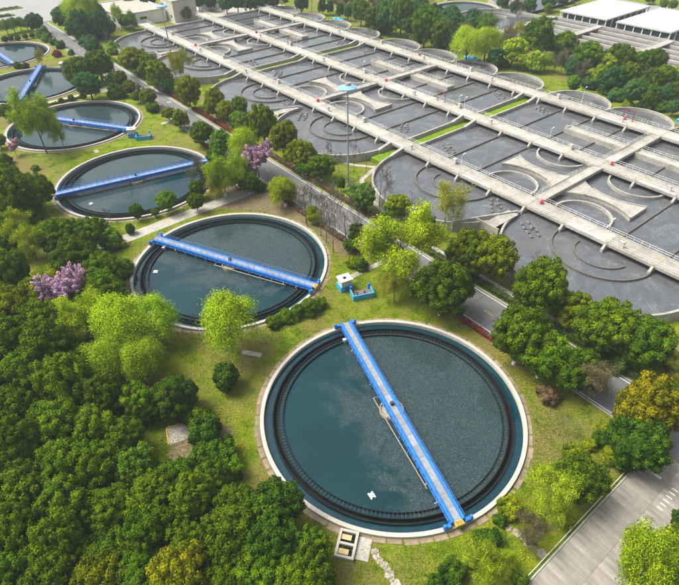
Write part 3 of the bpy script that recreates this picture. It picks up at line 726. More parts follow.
m0 = mast(25.4); m0.location = (2.8, 129.8, 0); tag(m0, 'tall slim light mast with blue disc head before the nearest grass gap', 'light mast', 'high light masts')
m1 = copy_tree(m0); m1.location = (-62.9, 219.5, 0); tag(m1, 'tall light mast with blue disc head at far left beside the farthest basin', 'light mast', 'high light masts')

# ---------------------------------------------------------------- pump kiosks and turquoise valve pits
def kiosk():
    r = empty('pump_kiosk')
    MB().bbox(-1.35, 1.35, -1.1, 1.1, 0, 1.3, .04).build('base', M['cyan'], r)
    w = MB()
    w.box(-1.1, 1.1, -.95, -.8, 1.3, 2.55); w.box(-1.1, 1.1, .8, .95, 1.3, 2.55); w.box(-1.1, -.95, -.8, .8, 1.3, 2.55); w.box(.95, 1.1, -.8, .8, 1.3, 2.55); w.build('wall', M['beige'], r)
    t = MB(); t.box(-1.35, -.4, -1.2, 1.2, 2.55, 2.75); t.box(.4, 1.35, -1.2, 1.2, 2.55, 2.75); t.box(-.4, .4, -1.2, -.4, 2.55, 2.75); t.box(-.4, .4, .4, 1.2, 2.55, 2.75); rf = t.build('roof', M['white'], r)
    MB().box(-.4, .4, -.4, .4, 2.3, 2.36).build('hatch_shade', M['pit'], rf)  # black plate standing in for the dark inside the roof opening
    MB().box(-.5, .3, -1.12, -1.08, .1, 1.2).build('door', M['blue'], r)
    return r
def pit():
    r = empty('valve_pit')
    w = MB(); pts = [(-2.1, 1.1), (-2.1, -1.2), (2.1, -1.2), (2.1, 1.5)]
    w.sweep(pts, .22, 0, 1.25); w.build('wall', M['cyan'], r)
    MB().box(-1.98, 1.98, -1.08, 1.4, 0.0, .35).build('floor', M['soil'], r)
    for x in (-1.9, 1.9): MB().bbox(x - .2, x + .2, 1.1, 1.5, .0, 1.75, .05).build('post', M['blue'], r)
    m = MB(); m.tube((-1, 0, .35), (-1, 0, 1.2), .16, .16, 10); m.tube((-1.35, 0, 1.2), (-.65, 0, 1.2), .06, .06, 8); m.tube((.6, .2, .35), (.6, .2, 1.1), .16, .16, 10); m.build('valve', M['blue'], r)
    return r
k0 = kiosk(); p0 = pit()
KS = [((1.1, 86.4), (4.5, 84.0), .45, 'between the nearest and second tanks'), ((-64.2, 164.2), (-60.3, 162.6), .25, 'beside the fourth round tank'), ((-112.0, 233.5), (-108.5, 233.5), .2, 'beside the fifth round tank')]
for i, (a, b, rz, ph) in enumerate(KS):
    q = k0 if i == 0 else copy_tree(k0); q.location = (a[0], a[1], 0); q.rotation_euler = (0, 0, rz); tag(q, 'little pump kiosk with turquoise base and white roof ' + ph, 'kiosk', 'pump kiosks')
    q = p0 if i == 0 else copy_tree(p0); q.location = (b[0], b[1], 0); q.rotation_euler = (0, 0, rz * .6); tag(q, 'low turquoise walled valve pit ' + ph, 'valve pit', 'valve pits')
# grated pit by the nearest tank
r = empty('grated_pit', (0.35, 33.5, 0), R(-14)); tag(r, 'open concrete pit with yellow gratings beside the nearest round tank', 'pit')
w = MB(); w.sweep([(-1.1, -1.7), (1.1, -1.7), (1.1, 1.7), (-1.1, 1.7)], .34, 0, .55, True); w.box(-.95, .95, -.16, .16, 0, .53); w.build('wall', M['rim'], r)
MB().box(-.93, .93, -1.53, 1.53, 0.02, .1).build('floor', M['pit'], r)
for (y0, y1) in ((-1.35, -.65), (.55, 1.25)):
    MB().box(-.92, .45, y0, y1, .3, .36).build('grating', M['yellowdeck'], r)
MB().bbox(-2.2 + 3.5, 2.2 + .9, -1.5, 1.5, 0, .12, .03).build('slab', M['path'], r)
# bench in the wood clearing and the small stepped stones
r = empty('stone_bench', (-19.8, 48.5, 0), R(-50)); tag(r, 'pale stone bench in the small clearing of the wood', 'bench')
MB().bbox(-1.1, 1.1, -.22, .22, .38, .48, .03).build('seat', M['rim'], r)
for x in (-.8, .8): MB().bbox(x - .12, x + .12, -.18, .18, 0, .38, .02).build('leg', M['rim'], r)
r = empty('picnic_shelter_base', (-25.0, 51.5, 0), R(20)); tag(r, 'grey paved patch with yellow edging in the wood clearing', 'paving')
MB().box(-2, 2, -1.6, 1.6, 0, .08).build('slab', M['path'], r)
for (x0, x1, y0, y1) in ((-2.1, -1.95, -1.6, 1.6), (1.95, 2.1, -1.6, 1.6), (-1.9, 1.9, 1.6, 1.75)): MB().box(x0, x1, y0, y1, .0, .2).build('edging', M['yellow'], r)
sheet('soil_clearing', [(-26, 47), (-20, 44.5), (-16.5, 47.5), (-17, 52), (-21, 53.5), (-26, 53)], 0.006, M['soil'])
# stepping stones: near the lower lawn and right of the nearest tank
st = MB(); st.add([(-.5, -.35, 0), (.35, -.45, 0), (.6, .2, 0), (.1, .5, 0), (-.45, .35, 0), (-.48, -.33, .09), (.33, -.43, .09), (.57, .19, .09), (.1, .47, .09), (-.43, .33, .09)],
       [(4, 3, 2, 1, 0), (5, 6, 7, 8, 9), (0, 1, 6, 5), (1, 2, 7, 6), (2, 3, 8, 7), (3, 4, 9, 8), (4, 0, 5, 9)])
st_me = st.mesh('stepping_stone')
def stones(a, b, n, ph):
    for i in range(n):
        t = i / max(1, n - 1); o = put('stepping_stone', st_me, M['stone']); o.location = (a[0] + (b[0]-a[0]) * t + .15 * math.sin(i * 5), a[1] + (b[1]-a[1]) * t, 0.0); o.rotation_euler = (0, 0, i * 1.9); o.scale = (1 + .3 * math.sin(i * 3),) * 2 + (1,)
        tag(o, f'flat pale stepping stone {ph}, {nth(i)} from the tank', 'stone', 'stepping stones')
stones((20.5, 36.8), (25.2, 32.0), 8, 'in the lawn leading to the driveway')
stones((3.9, 32.6), (6.3, 28.6), 8, 'in the yellow lawn at the bottom edge')
# low white pipe fence along the driveway edge
r = empty('driveway_fence', W(-29.45, -12, 0), ROT); tag(r, 'low pale pipe fence along the left edge of the driveway', 'fence')
for i in range(16):
    x = i * 2.2; MB().tube((x, 0, 0), (x, 0, .62), .035, .035, 6).build('post', M['white'], r)
m = MB(); m.tube((0, 0, .6), (33, 0, .6), .03, .03, 6); m.tube((0, 0, .32), (33, 0, .32), .025, .025, 6); m.build('rail', M['white'], r)

# ================================================================ FAR PLANT (top right) AND BUILDINGS
r = empty('far_basin', W(88, 205, 0), ROT); tag(r, 'distant row of channels with grey water, before the white roofs', 'basin')
me = bpy.data.meshes.new('water'); me.from_pydata([(-22, -52, 1.4), (25, -52, 1.4), (25, 37, 1.4), (-22, 37, 1.4)], [], [(0, 1, 2, 3)]); put('water', me, M['basinwater'], r)
MB().sweep([(-22, -52), (25, -52), (25, 37), (-22, 37)], .6, 0, 2.4, True).build('outer_wall', M['concrete'], r)
for x in (-15, -8.5, -2, 4.5, 11, 18): MB().box(x - .55, x + .55, -51.7, 36.7, .3, 2.2).build('channel_wall', M['concrete'], r)
for y in (-21, 12.2, 37.4): MB().bbox(-22.5, 22, y - 1.7, y + 1.7, 2.45, 3.0, .05).build('walkway', M['deck'], r)
for y in (-21.0, 37.4): MB().bbox(-16, -4, y - 1.2, y + 1.2, 3.001, 3.2, .05).build('cover', M['yellowdeck'], r)
for y in (-21, 12.2):
    for s in (-1, 1):
        m = MB()
        for zz in (3.5, 4.0): m.tube((-22, y + s * 1.6, zz), (22, y + s * 1.6, zz), .04, .04, 5)
        for i in range(20): m.tube((-22 + 44 * i / 19, y + s * 1.6, 2.95), (-22 + 44 * i / 19, y + s * 1.6, 4.0), .04, .04, 5)
        m.build('railing', M['white'], r)
r = empty('far_round_basin', W(141.5, 206, 0), ROT); tag(r, 'distant basin with rounded end and curved inner walls behind the lime tree', 'basin')
pts = [(-20, -16)] + [(-20, 2)] + arc(0, 2, 20, 180, 0, 30)[1:] + [(20, -16)]
me = bpy.data.meshes.new('water'); me.from_pydata([(x, y, 1.4) for x, y in pts], [], [tuple(range(len(pts)))]); put('water', me, M['basinwater'], r)
MB().sweep(pts, .6, 0, 2.4).build('outer_wall', M['concrete'], r)
for rr in (13, 7): MB().sweep(arc(0, 2, rr, 190, -10, 24), .5, .3, 2.1).build('ring_wall', M['concrete'], r)
q = copy_tree(r); q.location = W(158, 252, 0); q.rotation_euler = (0, 0, ROT); tag(q, 'distant rounded basin at the top edge, left of the white roofs', 'basin')
# round clarifier in the far wood
c = W(163, 207)
t = empty('settling_tank', (c.x, c.y, 0.0), 0.4); tag(t, 'distant round settling tank in the far wood at the top edge', 'settling tank')
put('rim_wall', MB().ring(17.2, 18.2, 0, .9, 72).mesh('rim_wall'), M['rim'], t); put('water', MB().disc(17.3, .3, 72).mesh('water'), M['tankwater'], t)
put('launder_wall', MB().ring(15.2, 15.4, .2, .55, 72).mesh('launder_wall'), M['wetshade'], t)
t.location = W(172, 216)
def cover_roof(u0, u1, v0, v1, z, label):
    r = empty('roofed_filter_hall', W(u0, v0, 0), ROT); tag(r, label, 'roof', 'white roofs at the far plant')
    A, B = v1 - v0, u1 - u0; nx, ny = 5, 7
    pan = MB().bbox(0.04, A / nx - 0.04, 0.06, B / ny - 0.06, 0, .16, .03).mesh('roof_panel')
    for i in range(nx):
        for j in range(ny):
            o = put('roof_panel', pan, M['roofsheet'], r); o.location = (A * i / nx, B * j / ny, z)
    MB().box(-.2, A + .2, -.2, B + .2, z - .5, z - .02).build('roof_frame', M['steel'], r)
    for i in range(7):
        for j in (0, 1):
            m = MB(); y = .4 + (B - .8) * i / 6; x = .4 if j == 0 else A - .4; m.box(x - .2, x + .2, y - .2, y + .2, 0, z - .5); m.build('column', M['white'], r)
    for i in range(1, 7):
        for y in (.4, B - .4): m = MB(); x = .4 + (A - .8) * i / 7; m.box(x - .2, x + .2, y - .2, y + .2, 0, z - .5); m.build('column', M['white'], r)
    MB().box(1.2, A - 1.2, 1.2, B - 1.2, 0, z - 1.2).build('shade_block', M['roofshade'], r)  # dark solid standing in for shade under the open-sided roof
    return r
cover_roof(100.2, 125.2, 232, 272.5, 4.8, 'large flat white roof on columns over the far plant, left one')
cover_roof(69.8, 95.4, 232, 273, 4.8, 'large flat white roof on columns over the far plant, right one')

def building(name, label, u0, u1, v0, v1, h, wall, roof, wins=(), door=None, parapet=.5, pitched=False):
    r = empty(name, W(u0, v0, 0), ROT); tag(r, label, 'building')
    A, B = v1 - v0, u1 - u0
    MB().box(0, A, 0, B, 0, h).build('wall', M[wall], r)
    if pitched:
        m = MB(); n = 6
        for i in range(n):
            m2 = MB(); x0, x1 = -.5 + (A + 1) * i / n, -.5 + (A + 1) * (i + 1) / n - .05
            m2.add([(x0, -.6, h - .1), (x1, -.6, h - .1), (x1, B / 2, h + 2.2), (x0, B / 2, h + 2.2), (x1, B + .6, h - .1), (x0, B + .6, h - .1), (x0, -.6, h + .1), (x1, -.6, h + .1), (x1, B / 2, h + 2.4), (x0, B / 2, h + 2.4), (x1, B + .6, h + .1), (x0, B + .6, h + .1)],
                   [(0, 1, 2, 3), (3, 2, 4, 5), (6, 7, 8, 9), (9, 8, 10, 11), (0, 1, 7, 6), (4, 5, 11, 10), (0, 6, 9, 3), (3, 9, 11, 5), (1, 2, 8, 7), (2, 4, 10, 8)])
            m2.build('roof_sheet', M[roof], r)
    else:
        rf = MB().box(-.15, A + .15, -.15, B + .15, h, h + .25).build('roof', M[roof], r)
        MB().sweep([(0, 0), (A, 0), (A, B), (0, B)], .3, h + .25, h + .25 + parapet, True).build('parapet', M[wall], rf)
    for (face, t, z, w, hh) in wins:
        if face == 'x': x0, x1, y0, y1 = -.06, .06, t, t + w
        else: x0, x1, y0, y1 = t, t + w, -.06, .06
        f = MB().box(x0 - .02 if face == 'x' else x0 - .12, x1 + .02 if face == 'x' else x1 + .12, y0 - .12 if face == 'x' else y0 - .02, y1 + .12 if face == 'x' else y1 + .02, z - .12, z + hh + .12).build('window_frame', M['steel'], r)
        MB().box(x0 - .04, x1 + .04, y0, y1, z, z + hh).build('pane', M['glass'], f) if face == 'x' else MB().box(x0, x1, y0 - .04, y1 + .04, z, z + hh).build('pane', M['glass'], f)
    return r
building('blower_building', 'long low white building behind the farthest basin at top left', 262, 298, 59, 84, 5.5, 'plaster', 'path', [('y', 4, 2.6, 3.5, 1.1), ('y', 11, 2.6, 3.5, 1.1), ('x', 5, 2.4, 3, 1.2), ('x', 12, 2.4, 3, 1.2), ('x', 20, 2.4, 3, 1.2)])
building('pump_house', 'tall beige block beside the low white building at top left', 254, 268, 85, 98, 9.5, 'beige', 'path', [('x', 3, 2, 1.5, 1.2)])
building('workshop', 'small building with sloping brown roof behind the beige block', 268, 288, 108, 121, 4.5, 'plaster', 'brownroof', [('y', 3, 1.5, 2, 1.2)], pitched=True)
building('store_building', 'small pale flat building behind the farthest basin, left of the far trees', 256, 268, 134, 150, 4.5, 'plaster', 'roofsheet', [('y', 3, 1.5, 2, 1.2), ('y', 8, 1.5, 2, 1.2), ('x', 4, 1.5, 2, 1.2)])
building('shed', 'little pale shed among far trees at the top left', 275, 283, 44, 52, 3.0, 'plaster', 'roofsheet', [('y', 2, 1, 1.5, 1.0)])
building('blue_shed', 'low shed with bright blue roof in the far wood at the top edge', 195, 205, 226, 240, 3.8, 'plaster', 'cyan', [('y', 3, 1.2, 2, 1.0)])
building('control_hut', 'small pale hut among trees behind the rear walkway', 121, 127, 176, 183, 3.0, 'plaster', 'roofsheet', [('y', 2, 1, 1.5, 1.0)])
# blue tarpaulin covered pumps behind the rear lobes
def blue_cover():
    r = empty('pump_cover')
    for q, (x, y) in enumerate(((0, -2.6), (0.3, 0), (-.2, 2.6))): MB().bbox(x - 1.1, x + 1.1, y - 1.15, y + 1.15, .25, 1.5 + .2 * (q % 2), .35).build('cover', M['cyan'], r)
    MB().box(-1.4, 1.4, -3.9, 3.9, 0, .25).build('plinth', M['concrete'], r); return r
bc = blue_cover()
for i, (u, v, lab) in enumerate(((22.3, 149.5, 'blue pump covers behind the rear lobes of the nearest basin'), (110.7, 149.5, 'blue pump covers behind the rear lobes of the middle basin'), (199.1, 149.5, 'blue pump covers behind the rear lobes of the farthest basin'))):
    q = bc if i == 0 else copy_tree(bc); q.location = W(u, v, 0); q.rotation_euler = (0, 0, ROT); tag(q, lab, 'pump cover', 'blue pump covers')

# ================================================================ VEGETATION
def leaf_mesh(name, P, Nn, S, T, asp=0.62, seed=0):
    """one quad per leaf spray: centre P, normal Nn, half-length S, tint T"""
    rs = np.random.RandomState(seed); n = len(P)
    Nn = Nn / np.linalg.norm(Nn, axis=1, keepdims=True)
    a = rs.normal(size=(n, 3)); x = np.cross(Nn, a); x /= np.linalg.norm(x, axis=1, keepdims=True) + 1e-9; y = np.cross(Nn, x)
    x = x * S[:, None]; y = y * (S * asp)[:, None]; bend = Nn * (S * 0.25)[:, None]
    V = np.stack([P - x - bend, P - y * 0.9, P + x - bend, P + y * 0.9], 1).reshape(-1, 3)
    me = bpy.data.meshes.new(name)
    me.vertices.add(4 * n); me.vertices.foreach_set('co', V.astype(np.float32).ravel())
    me.loops.add(4 * n); me.loops.foreach_set('vertex_index', np.arange(4 * n, dtype=np.int32))
    me.polygons.add(n); me.polygons.foreach_set('loop_start', np.arange(0, 4 * n, 4, dtype=np.int32))
    me.update(calc_edges=True)
    at = me.attributes.new('tint', 'FLOAT', 'FACE'); at.data.foreach_set('value', np.clip(T, 0, 1).astype(np.float32))
    me.materials.append(M['leaf'])
    return me
def unit(n, rs):
    d = rs.normal(size=(n, 3)); return d / np.linalg.norm(d, axis=1, keepdims=True)
def clump_leaves(C, D, cr, per, rs, leaf, out=0.7, tint=None):
    """rounded clumps: C centres, D outward directions, cr radii"""
    P = []; N = []; S = []; T = []
    for i in range(len(C)):
        d = unit(per, rs) + D[i] * out; d /= np.linalg.norm(d, axis=1, keepdims=True)
        lump = 1 + 0.22 * np.sin(d[:, 0] * 7 + i) * np.sin(d[:, 1] * 8 + 2 * i) * np.sin(d[:, 2] * 7 + 3 * i) * 2
        rr = cr[i] * lump * (0.80 + 0.24 * rs.rand(per))
        P.append(C[i] + d * rr[:, None]); N.append(d + 0.30 * rs.normal(size=(per, 3))); S.append(leaf * (0.65 + 0.7 * rs.rand(per)))
        t = 0.5 + 0.20 * rs.normal() if tint is None else tint[i]
        T.append(t + 0.17 * rs.normal(size=per))
    return np.concatenate(P), np.concatenate(N), np.concatenate(S), np.concatenate(T)
def dense_crown(seed, n=125, per=190, asp=0.95, leaf=0.034, cz=1.18, rough=0.14, cr0=0.125, cr1=0.205):
    rs = np.random.RandomState(seed)
    k = np.arange(n) + 0.5; z = 1 - 1.68 * k / n; ph = k * 2.39996 + rs.rand() * 6
    rad = np.sqrt(1 - z * z); D = np.stack([rad * np.cos(ph), rad * np.sin(ph), z], 1) + 0.13 * rs.normal(size=(n, 3)); D /= np.linalg.norm(D, axis=1, keepdims=True)
    cr = cr0 + (cr1 - cr0) * rs.rand(n)
    low = 1 + rough * np.sin(D[:, 0] * 3 + seed) * np.cos(D[:, 1] * 3.3 + seed * 2) + rough * 0.7 * np.sin(D[:, 2] * 4 + seed * 1.3)
    r = (low * (1.0 - 0.26 * rs.rand(n)) - cr * 0.75)
    C = D * r[:, None] * np.array([1, 1, asp]) + np.array([0, 0, cz])
    P, N, S, T = clump_leaves(C, D, cr, per, rs, leaf)
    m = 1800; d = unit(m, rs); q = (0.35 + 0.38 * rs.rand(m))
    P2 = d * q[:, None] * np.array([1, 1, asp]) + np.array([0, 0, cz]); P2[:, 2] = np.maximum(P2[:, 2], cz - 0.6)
    return leaf_mesh('crown', np.concatenate([P, P2]), np.concatenate([N, d + .8 * rs.normal(size=(m, 3))]), np.concatenate([S, 0.10 + 0.05 * rs.rand(m)]), np.concatenate([T, 0.3 + .1 * rs.normal(size=m)]), seed=seed)  # inner leaves tinted darker so gaps between clumps look shaded
def willow_crown(seed, n=80, per=420, leaf=0.029):
    rs = np.random.RandomState(seed)
    D = unit(n, rs); D[:, 2] = np.abs(D[:, 2]) * 1.0 - 0.15; D /= np.linalg.norm(D, axis=1, keepdims=True)
    low = 1 + 0.2 * np.sin(D[:, 0] * 4 + seed) * np.cos(D[:, 1] * 4 + seed)
    C = D * (low * (0.55 + 0.35 * rs.rand(n)))[:, None] * np.array([1, 1, 0.9]) + np.array([0, 0, 1.55])
    P = []; N = []; S = []; T = []
    for i in range(n):
        m = per; L = 0.25 + 0.45 * rs.rand()
        t = rs.rand(m); off = rs.normal(size=(m, 3)) * np.array([0.14, 0.14, 0.12])
        p = C[i] + off + D[i] * (0.18 * t[:, None]); p[:, 2] -= L * t ** 1.3 * (0.6 + 0.8 * np.linalg.norm(D[i][:2]))
        P.append(p); N.append(off * 5 + D[i] * 0.6 + 0.8 * rs.normal(size=(m, 3)) + np.array([0, 0, .5])); S.append(leaf * (0.6 + 0.8 * rs.rand(m))); T.append(0.5 + 0.13 * rs.normal() + 0.17 * rs.normal(size=m))
    return leaf_mesh('crown', np.concatenate(P), np.concatenate(N), np.concatenate(S), np.concatenate(T), 0.45, seed)
def branches(seed, h=1.0, levels=4, spread=0.75, r0=0.045, up=0.25, kids=(4, 6), start=0.35, lean=0.0):
    """branch skeleton: list of (a, b, ra, rb, level) and the twig tips"""
    rg = random.Random(seed); segs = []; tips = []
    def grow(p, d, L, r, lv):
        n = 3; q = p.copy(); pts = [q.copy()]
        for i in range(n):
            d = (d + Vector((rg.gauss(0, .13), rg.gauss(0, .13), rg.gauss(0, .08) + up * .12))).normalized(); q2 = q + d * (L / n)
            ra, rb = r * (1 - .22 * i), r * (1 - .22 * (i + 1)); segs.append((q.copy(), q2.copy(), ra, rb, lv)); q = q2; pts.append(q.copy())
        if lv >= levels: tips.append((q.copy(), d.copy())); return
        k = rg.randint(*kids)
        for j in range(k):
            t = start + (1 - start) * (j + rg.random()) / k if lv == 0 else .3 + .7 * (j + rg.random()) / k
            i = min(n - 1, int(t * n)); b = pts[i].lerp(pts[i + 1], t * n - i)
            az = 2.4 * j + rg.random() * 1.2; side = d.orthogonal().normalized(); side.rotate(Matrix.Rotation(az, 3, d))
            nd = (d * (1 - spread * .55) + side * spread + Vector((0, 0, up))).normalized()
            grow(b, nd, L * rg.uniform(.45, .68), max(r * (1 - .6 * t) * .55, .015), lv + 1)
        tips.append((q.copy(), d.copy()))
    grow(Vector((0, 0, 0)), Vector((lean, 0, 1)).normalized(), h, r0, 0)
    return segs, tips
def branch_mesh(segs, zmin=None):
    m = MB()
    for (a, b, ra, rb, lv) in segs: m.tube(a, b, ra, rb, 7 if lv == 0 else (4 if lv < 2 else 3), cap=False)
    me = bpy.data.meshes.new('trunk'); me.from_pydata(m.v, [], m.f); return me
def sparse_tree(seed, h, levels, leafn, leaf, spread=.8, kids=(4, 6), cl=0.12, sc=None, r0=.04, up=.25):
    segs, tips = branches(seed, h, levels, spread, r0, up, kids)
    rs = np.random.RandomState(seed)
    ext = max(max(abs(t[0].x), abs(t[0].y)) for t in tips); k = 1.0 / ext if sc is None else sc
    segs = [(a * k, b * k, ra * k, rb * k, lv) for a, b, ra, rb, lv in segs]
    tr = branch_mesh(segs)
    top = max(t[0].z for t in tips) * k
    if leafn == 0: return tr, None, top
    C = np.array([tuple(t[0] * k) for t in tips]); D = np.array([tuple(t[1]) for t in tips])
    # leaves also along the outer twigs
    ex = [((a + b) / 2) for a, b, _, _, lv in segs if lv >= levels - 1]
    C2 = np.array([tuple(q) for q in ex]); C = np.concatenate([C, C2]); D = np.concatenate([D, unit(len(C2), rs)])
    P, N, S, T = clump_leaves(C, D, np.full(len(C), cl), leafn, rs, leaf, 0.3)
    return tr, leaf_mesh('crown', P, N, S, T, 0.5, seed), top
def trunk_mesh(seed, top=1.05, r=0.055):
    rg = random.Random(seed); m = MB(); p = Vector((0, 0, -0.03)); q = Vector((rg.uniform(-.03, .03), rg.uniform(-.03, .03), .55)); m.tube(p, q, r * 1.25, r * .85, 8)
    for k in range(5):
        a = 2 * math.pi * k / 5 + rg.random(); e = q + Vector((math.cos(a) * .42, math.sin(a) * .42, .55 + .25 * rg.random())); mid = q.lerp(e, .5) + Vector((0, 0, .07)); m.tube(q, mid, r * .55, r * .4, 6); m.tube(mid, e, r * .4, r * .15, 5)
    m.tube(q, Vector((q.x, q.y, top)), r * .7, r * .3, 6)
    me = bpy.data.meshes.new('trunk'); me.from_pydata(m.v, [], m.f); return me
WASH = MB().tube((0, 0, 0.0), (0.0, 0.0, .17), .074, .068, 9).mesh('whitewash_band')

# prototypes: crown width 2, foot at the origin
PROTO = {}
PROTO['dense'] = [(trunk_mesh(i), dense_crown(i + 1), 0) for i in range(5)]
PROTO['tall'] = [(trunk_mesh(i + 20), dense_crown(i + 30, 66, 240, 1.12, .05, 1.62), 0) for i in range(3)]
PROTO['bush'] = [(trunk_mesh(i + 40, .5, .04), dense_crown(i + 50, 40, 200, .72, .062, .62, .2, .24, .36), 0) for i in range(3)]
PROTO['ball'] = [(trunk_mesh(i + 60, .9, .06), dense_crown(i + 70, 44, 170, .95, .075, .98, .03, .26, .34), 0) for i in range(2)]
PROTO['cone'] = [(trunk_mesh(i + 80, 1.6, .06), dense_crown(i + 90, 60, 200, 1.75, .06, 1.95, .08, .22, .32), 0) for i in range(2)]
PROTO['willow'] = [(trunk_mesh(i + 100, 1.6, .06), willow_crown(i + 110), 0) for i in range(3)]
PROTO['lime'] = [sparse_tree(i + 120, 1.6, 3, 62, .021, .95, (5, 7), .15, up=.18) for i in range(3)]
PROTO['thin'] = [sparse_tree(i + 140, 1.7, 3, 24, .020, .85, (4, 6), .13) for i in range(3)]
PROTO['blossom'] = [sparse_tree(i + 160, 1.25, 3, 24, .036, .9, (5, 7), .085, up=.4) for i in range(2)]
PROTO['bare'] = [sparse_tree(i + 180, 2.0, 4, 0, 0, .75, (3, 5), r0=.05, up=.3) for i in range(4)]
tree_rng = random.Random(5)
def plant(kind, name, x, y, w, hs, colr, label, cat, group, wash=False):
    if kind == 'dense': hs *= tree_rng.uniform(.90, 1.28)
    P = PROTO[kind]; tr, cr, _ = P[tree_rng.randrange(len(P))]
    r = empty(name, (x, y, 0), tree_rng.random() * 6.283); s = w / 2 * (1.28 if kind in ('lime', 'thin', 'bare') else 1.0)
    r.scale = (s * tree_rng.uniform(.94, 1.06), s * tree_rng.uniform(.94, 1.06), s * hs)
    put('trunk', tr, M['twig'] if kind in ('bare', 'thin') else M['bark'], r)
    if cr is not None:
        o = put('crown', cr, None, r); j = tree_rng.uniform(.78, 1.24); g = tree_rng.uniform(-.10, .10)
        o.color = (colr[0] * j * (1 + g), colr[1] * j, colr[2] * j * (1 - g), 1)
    if wash and kind not in ('thin', 'bare', 'bush', 'ball'): put('whitewash_band', WASH, M['limewash'], r)
    tag(r, label, cat, group); return r
COL = {'green': (.070, .135, .003), 'deep': (.040, .095, .005), 'olive': (.125, .172, .003), 'gold': (.160, .175, .004), 'willow': (.22, .34, .008), 'lime': (.22, .32, .008), 'yellow': (.26, .27, .02),
       'pink': (.52, .32, .50), 'teal': (.042, .120, .030), 'grey': (.10, .10, .055), 'brown': (.13, .09, .05), 'fresh': (.085, .175, .012), 'red': (.18, .035, .025)}
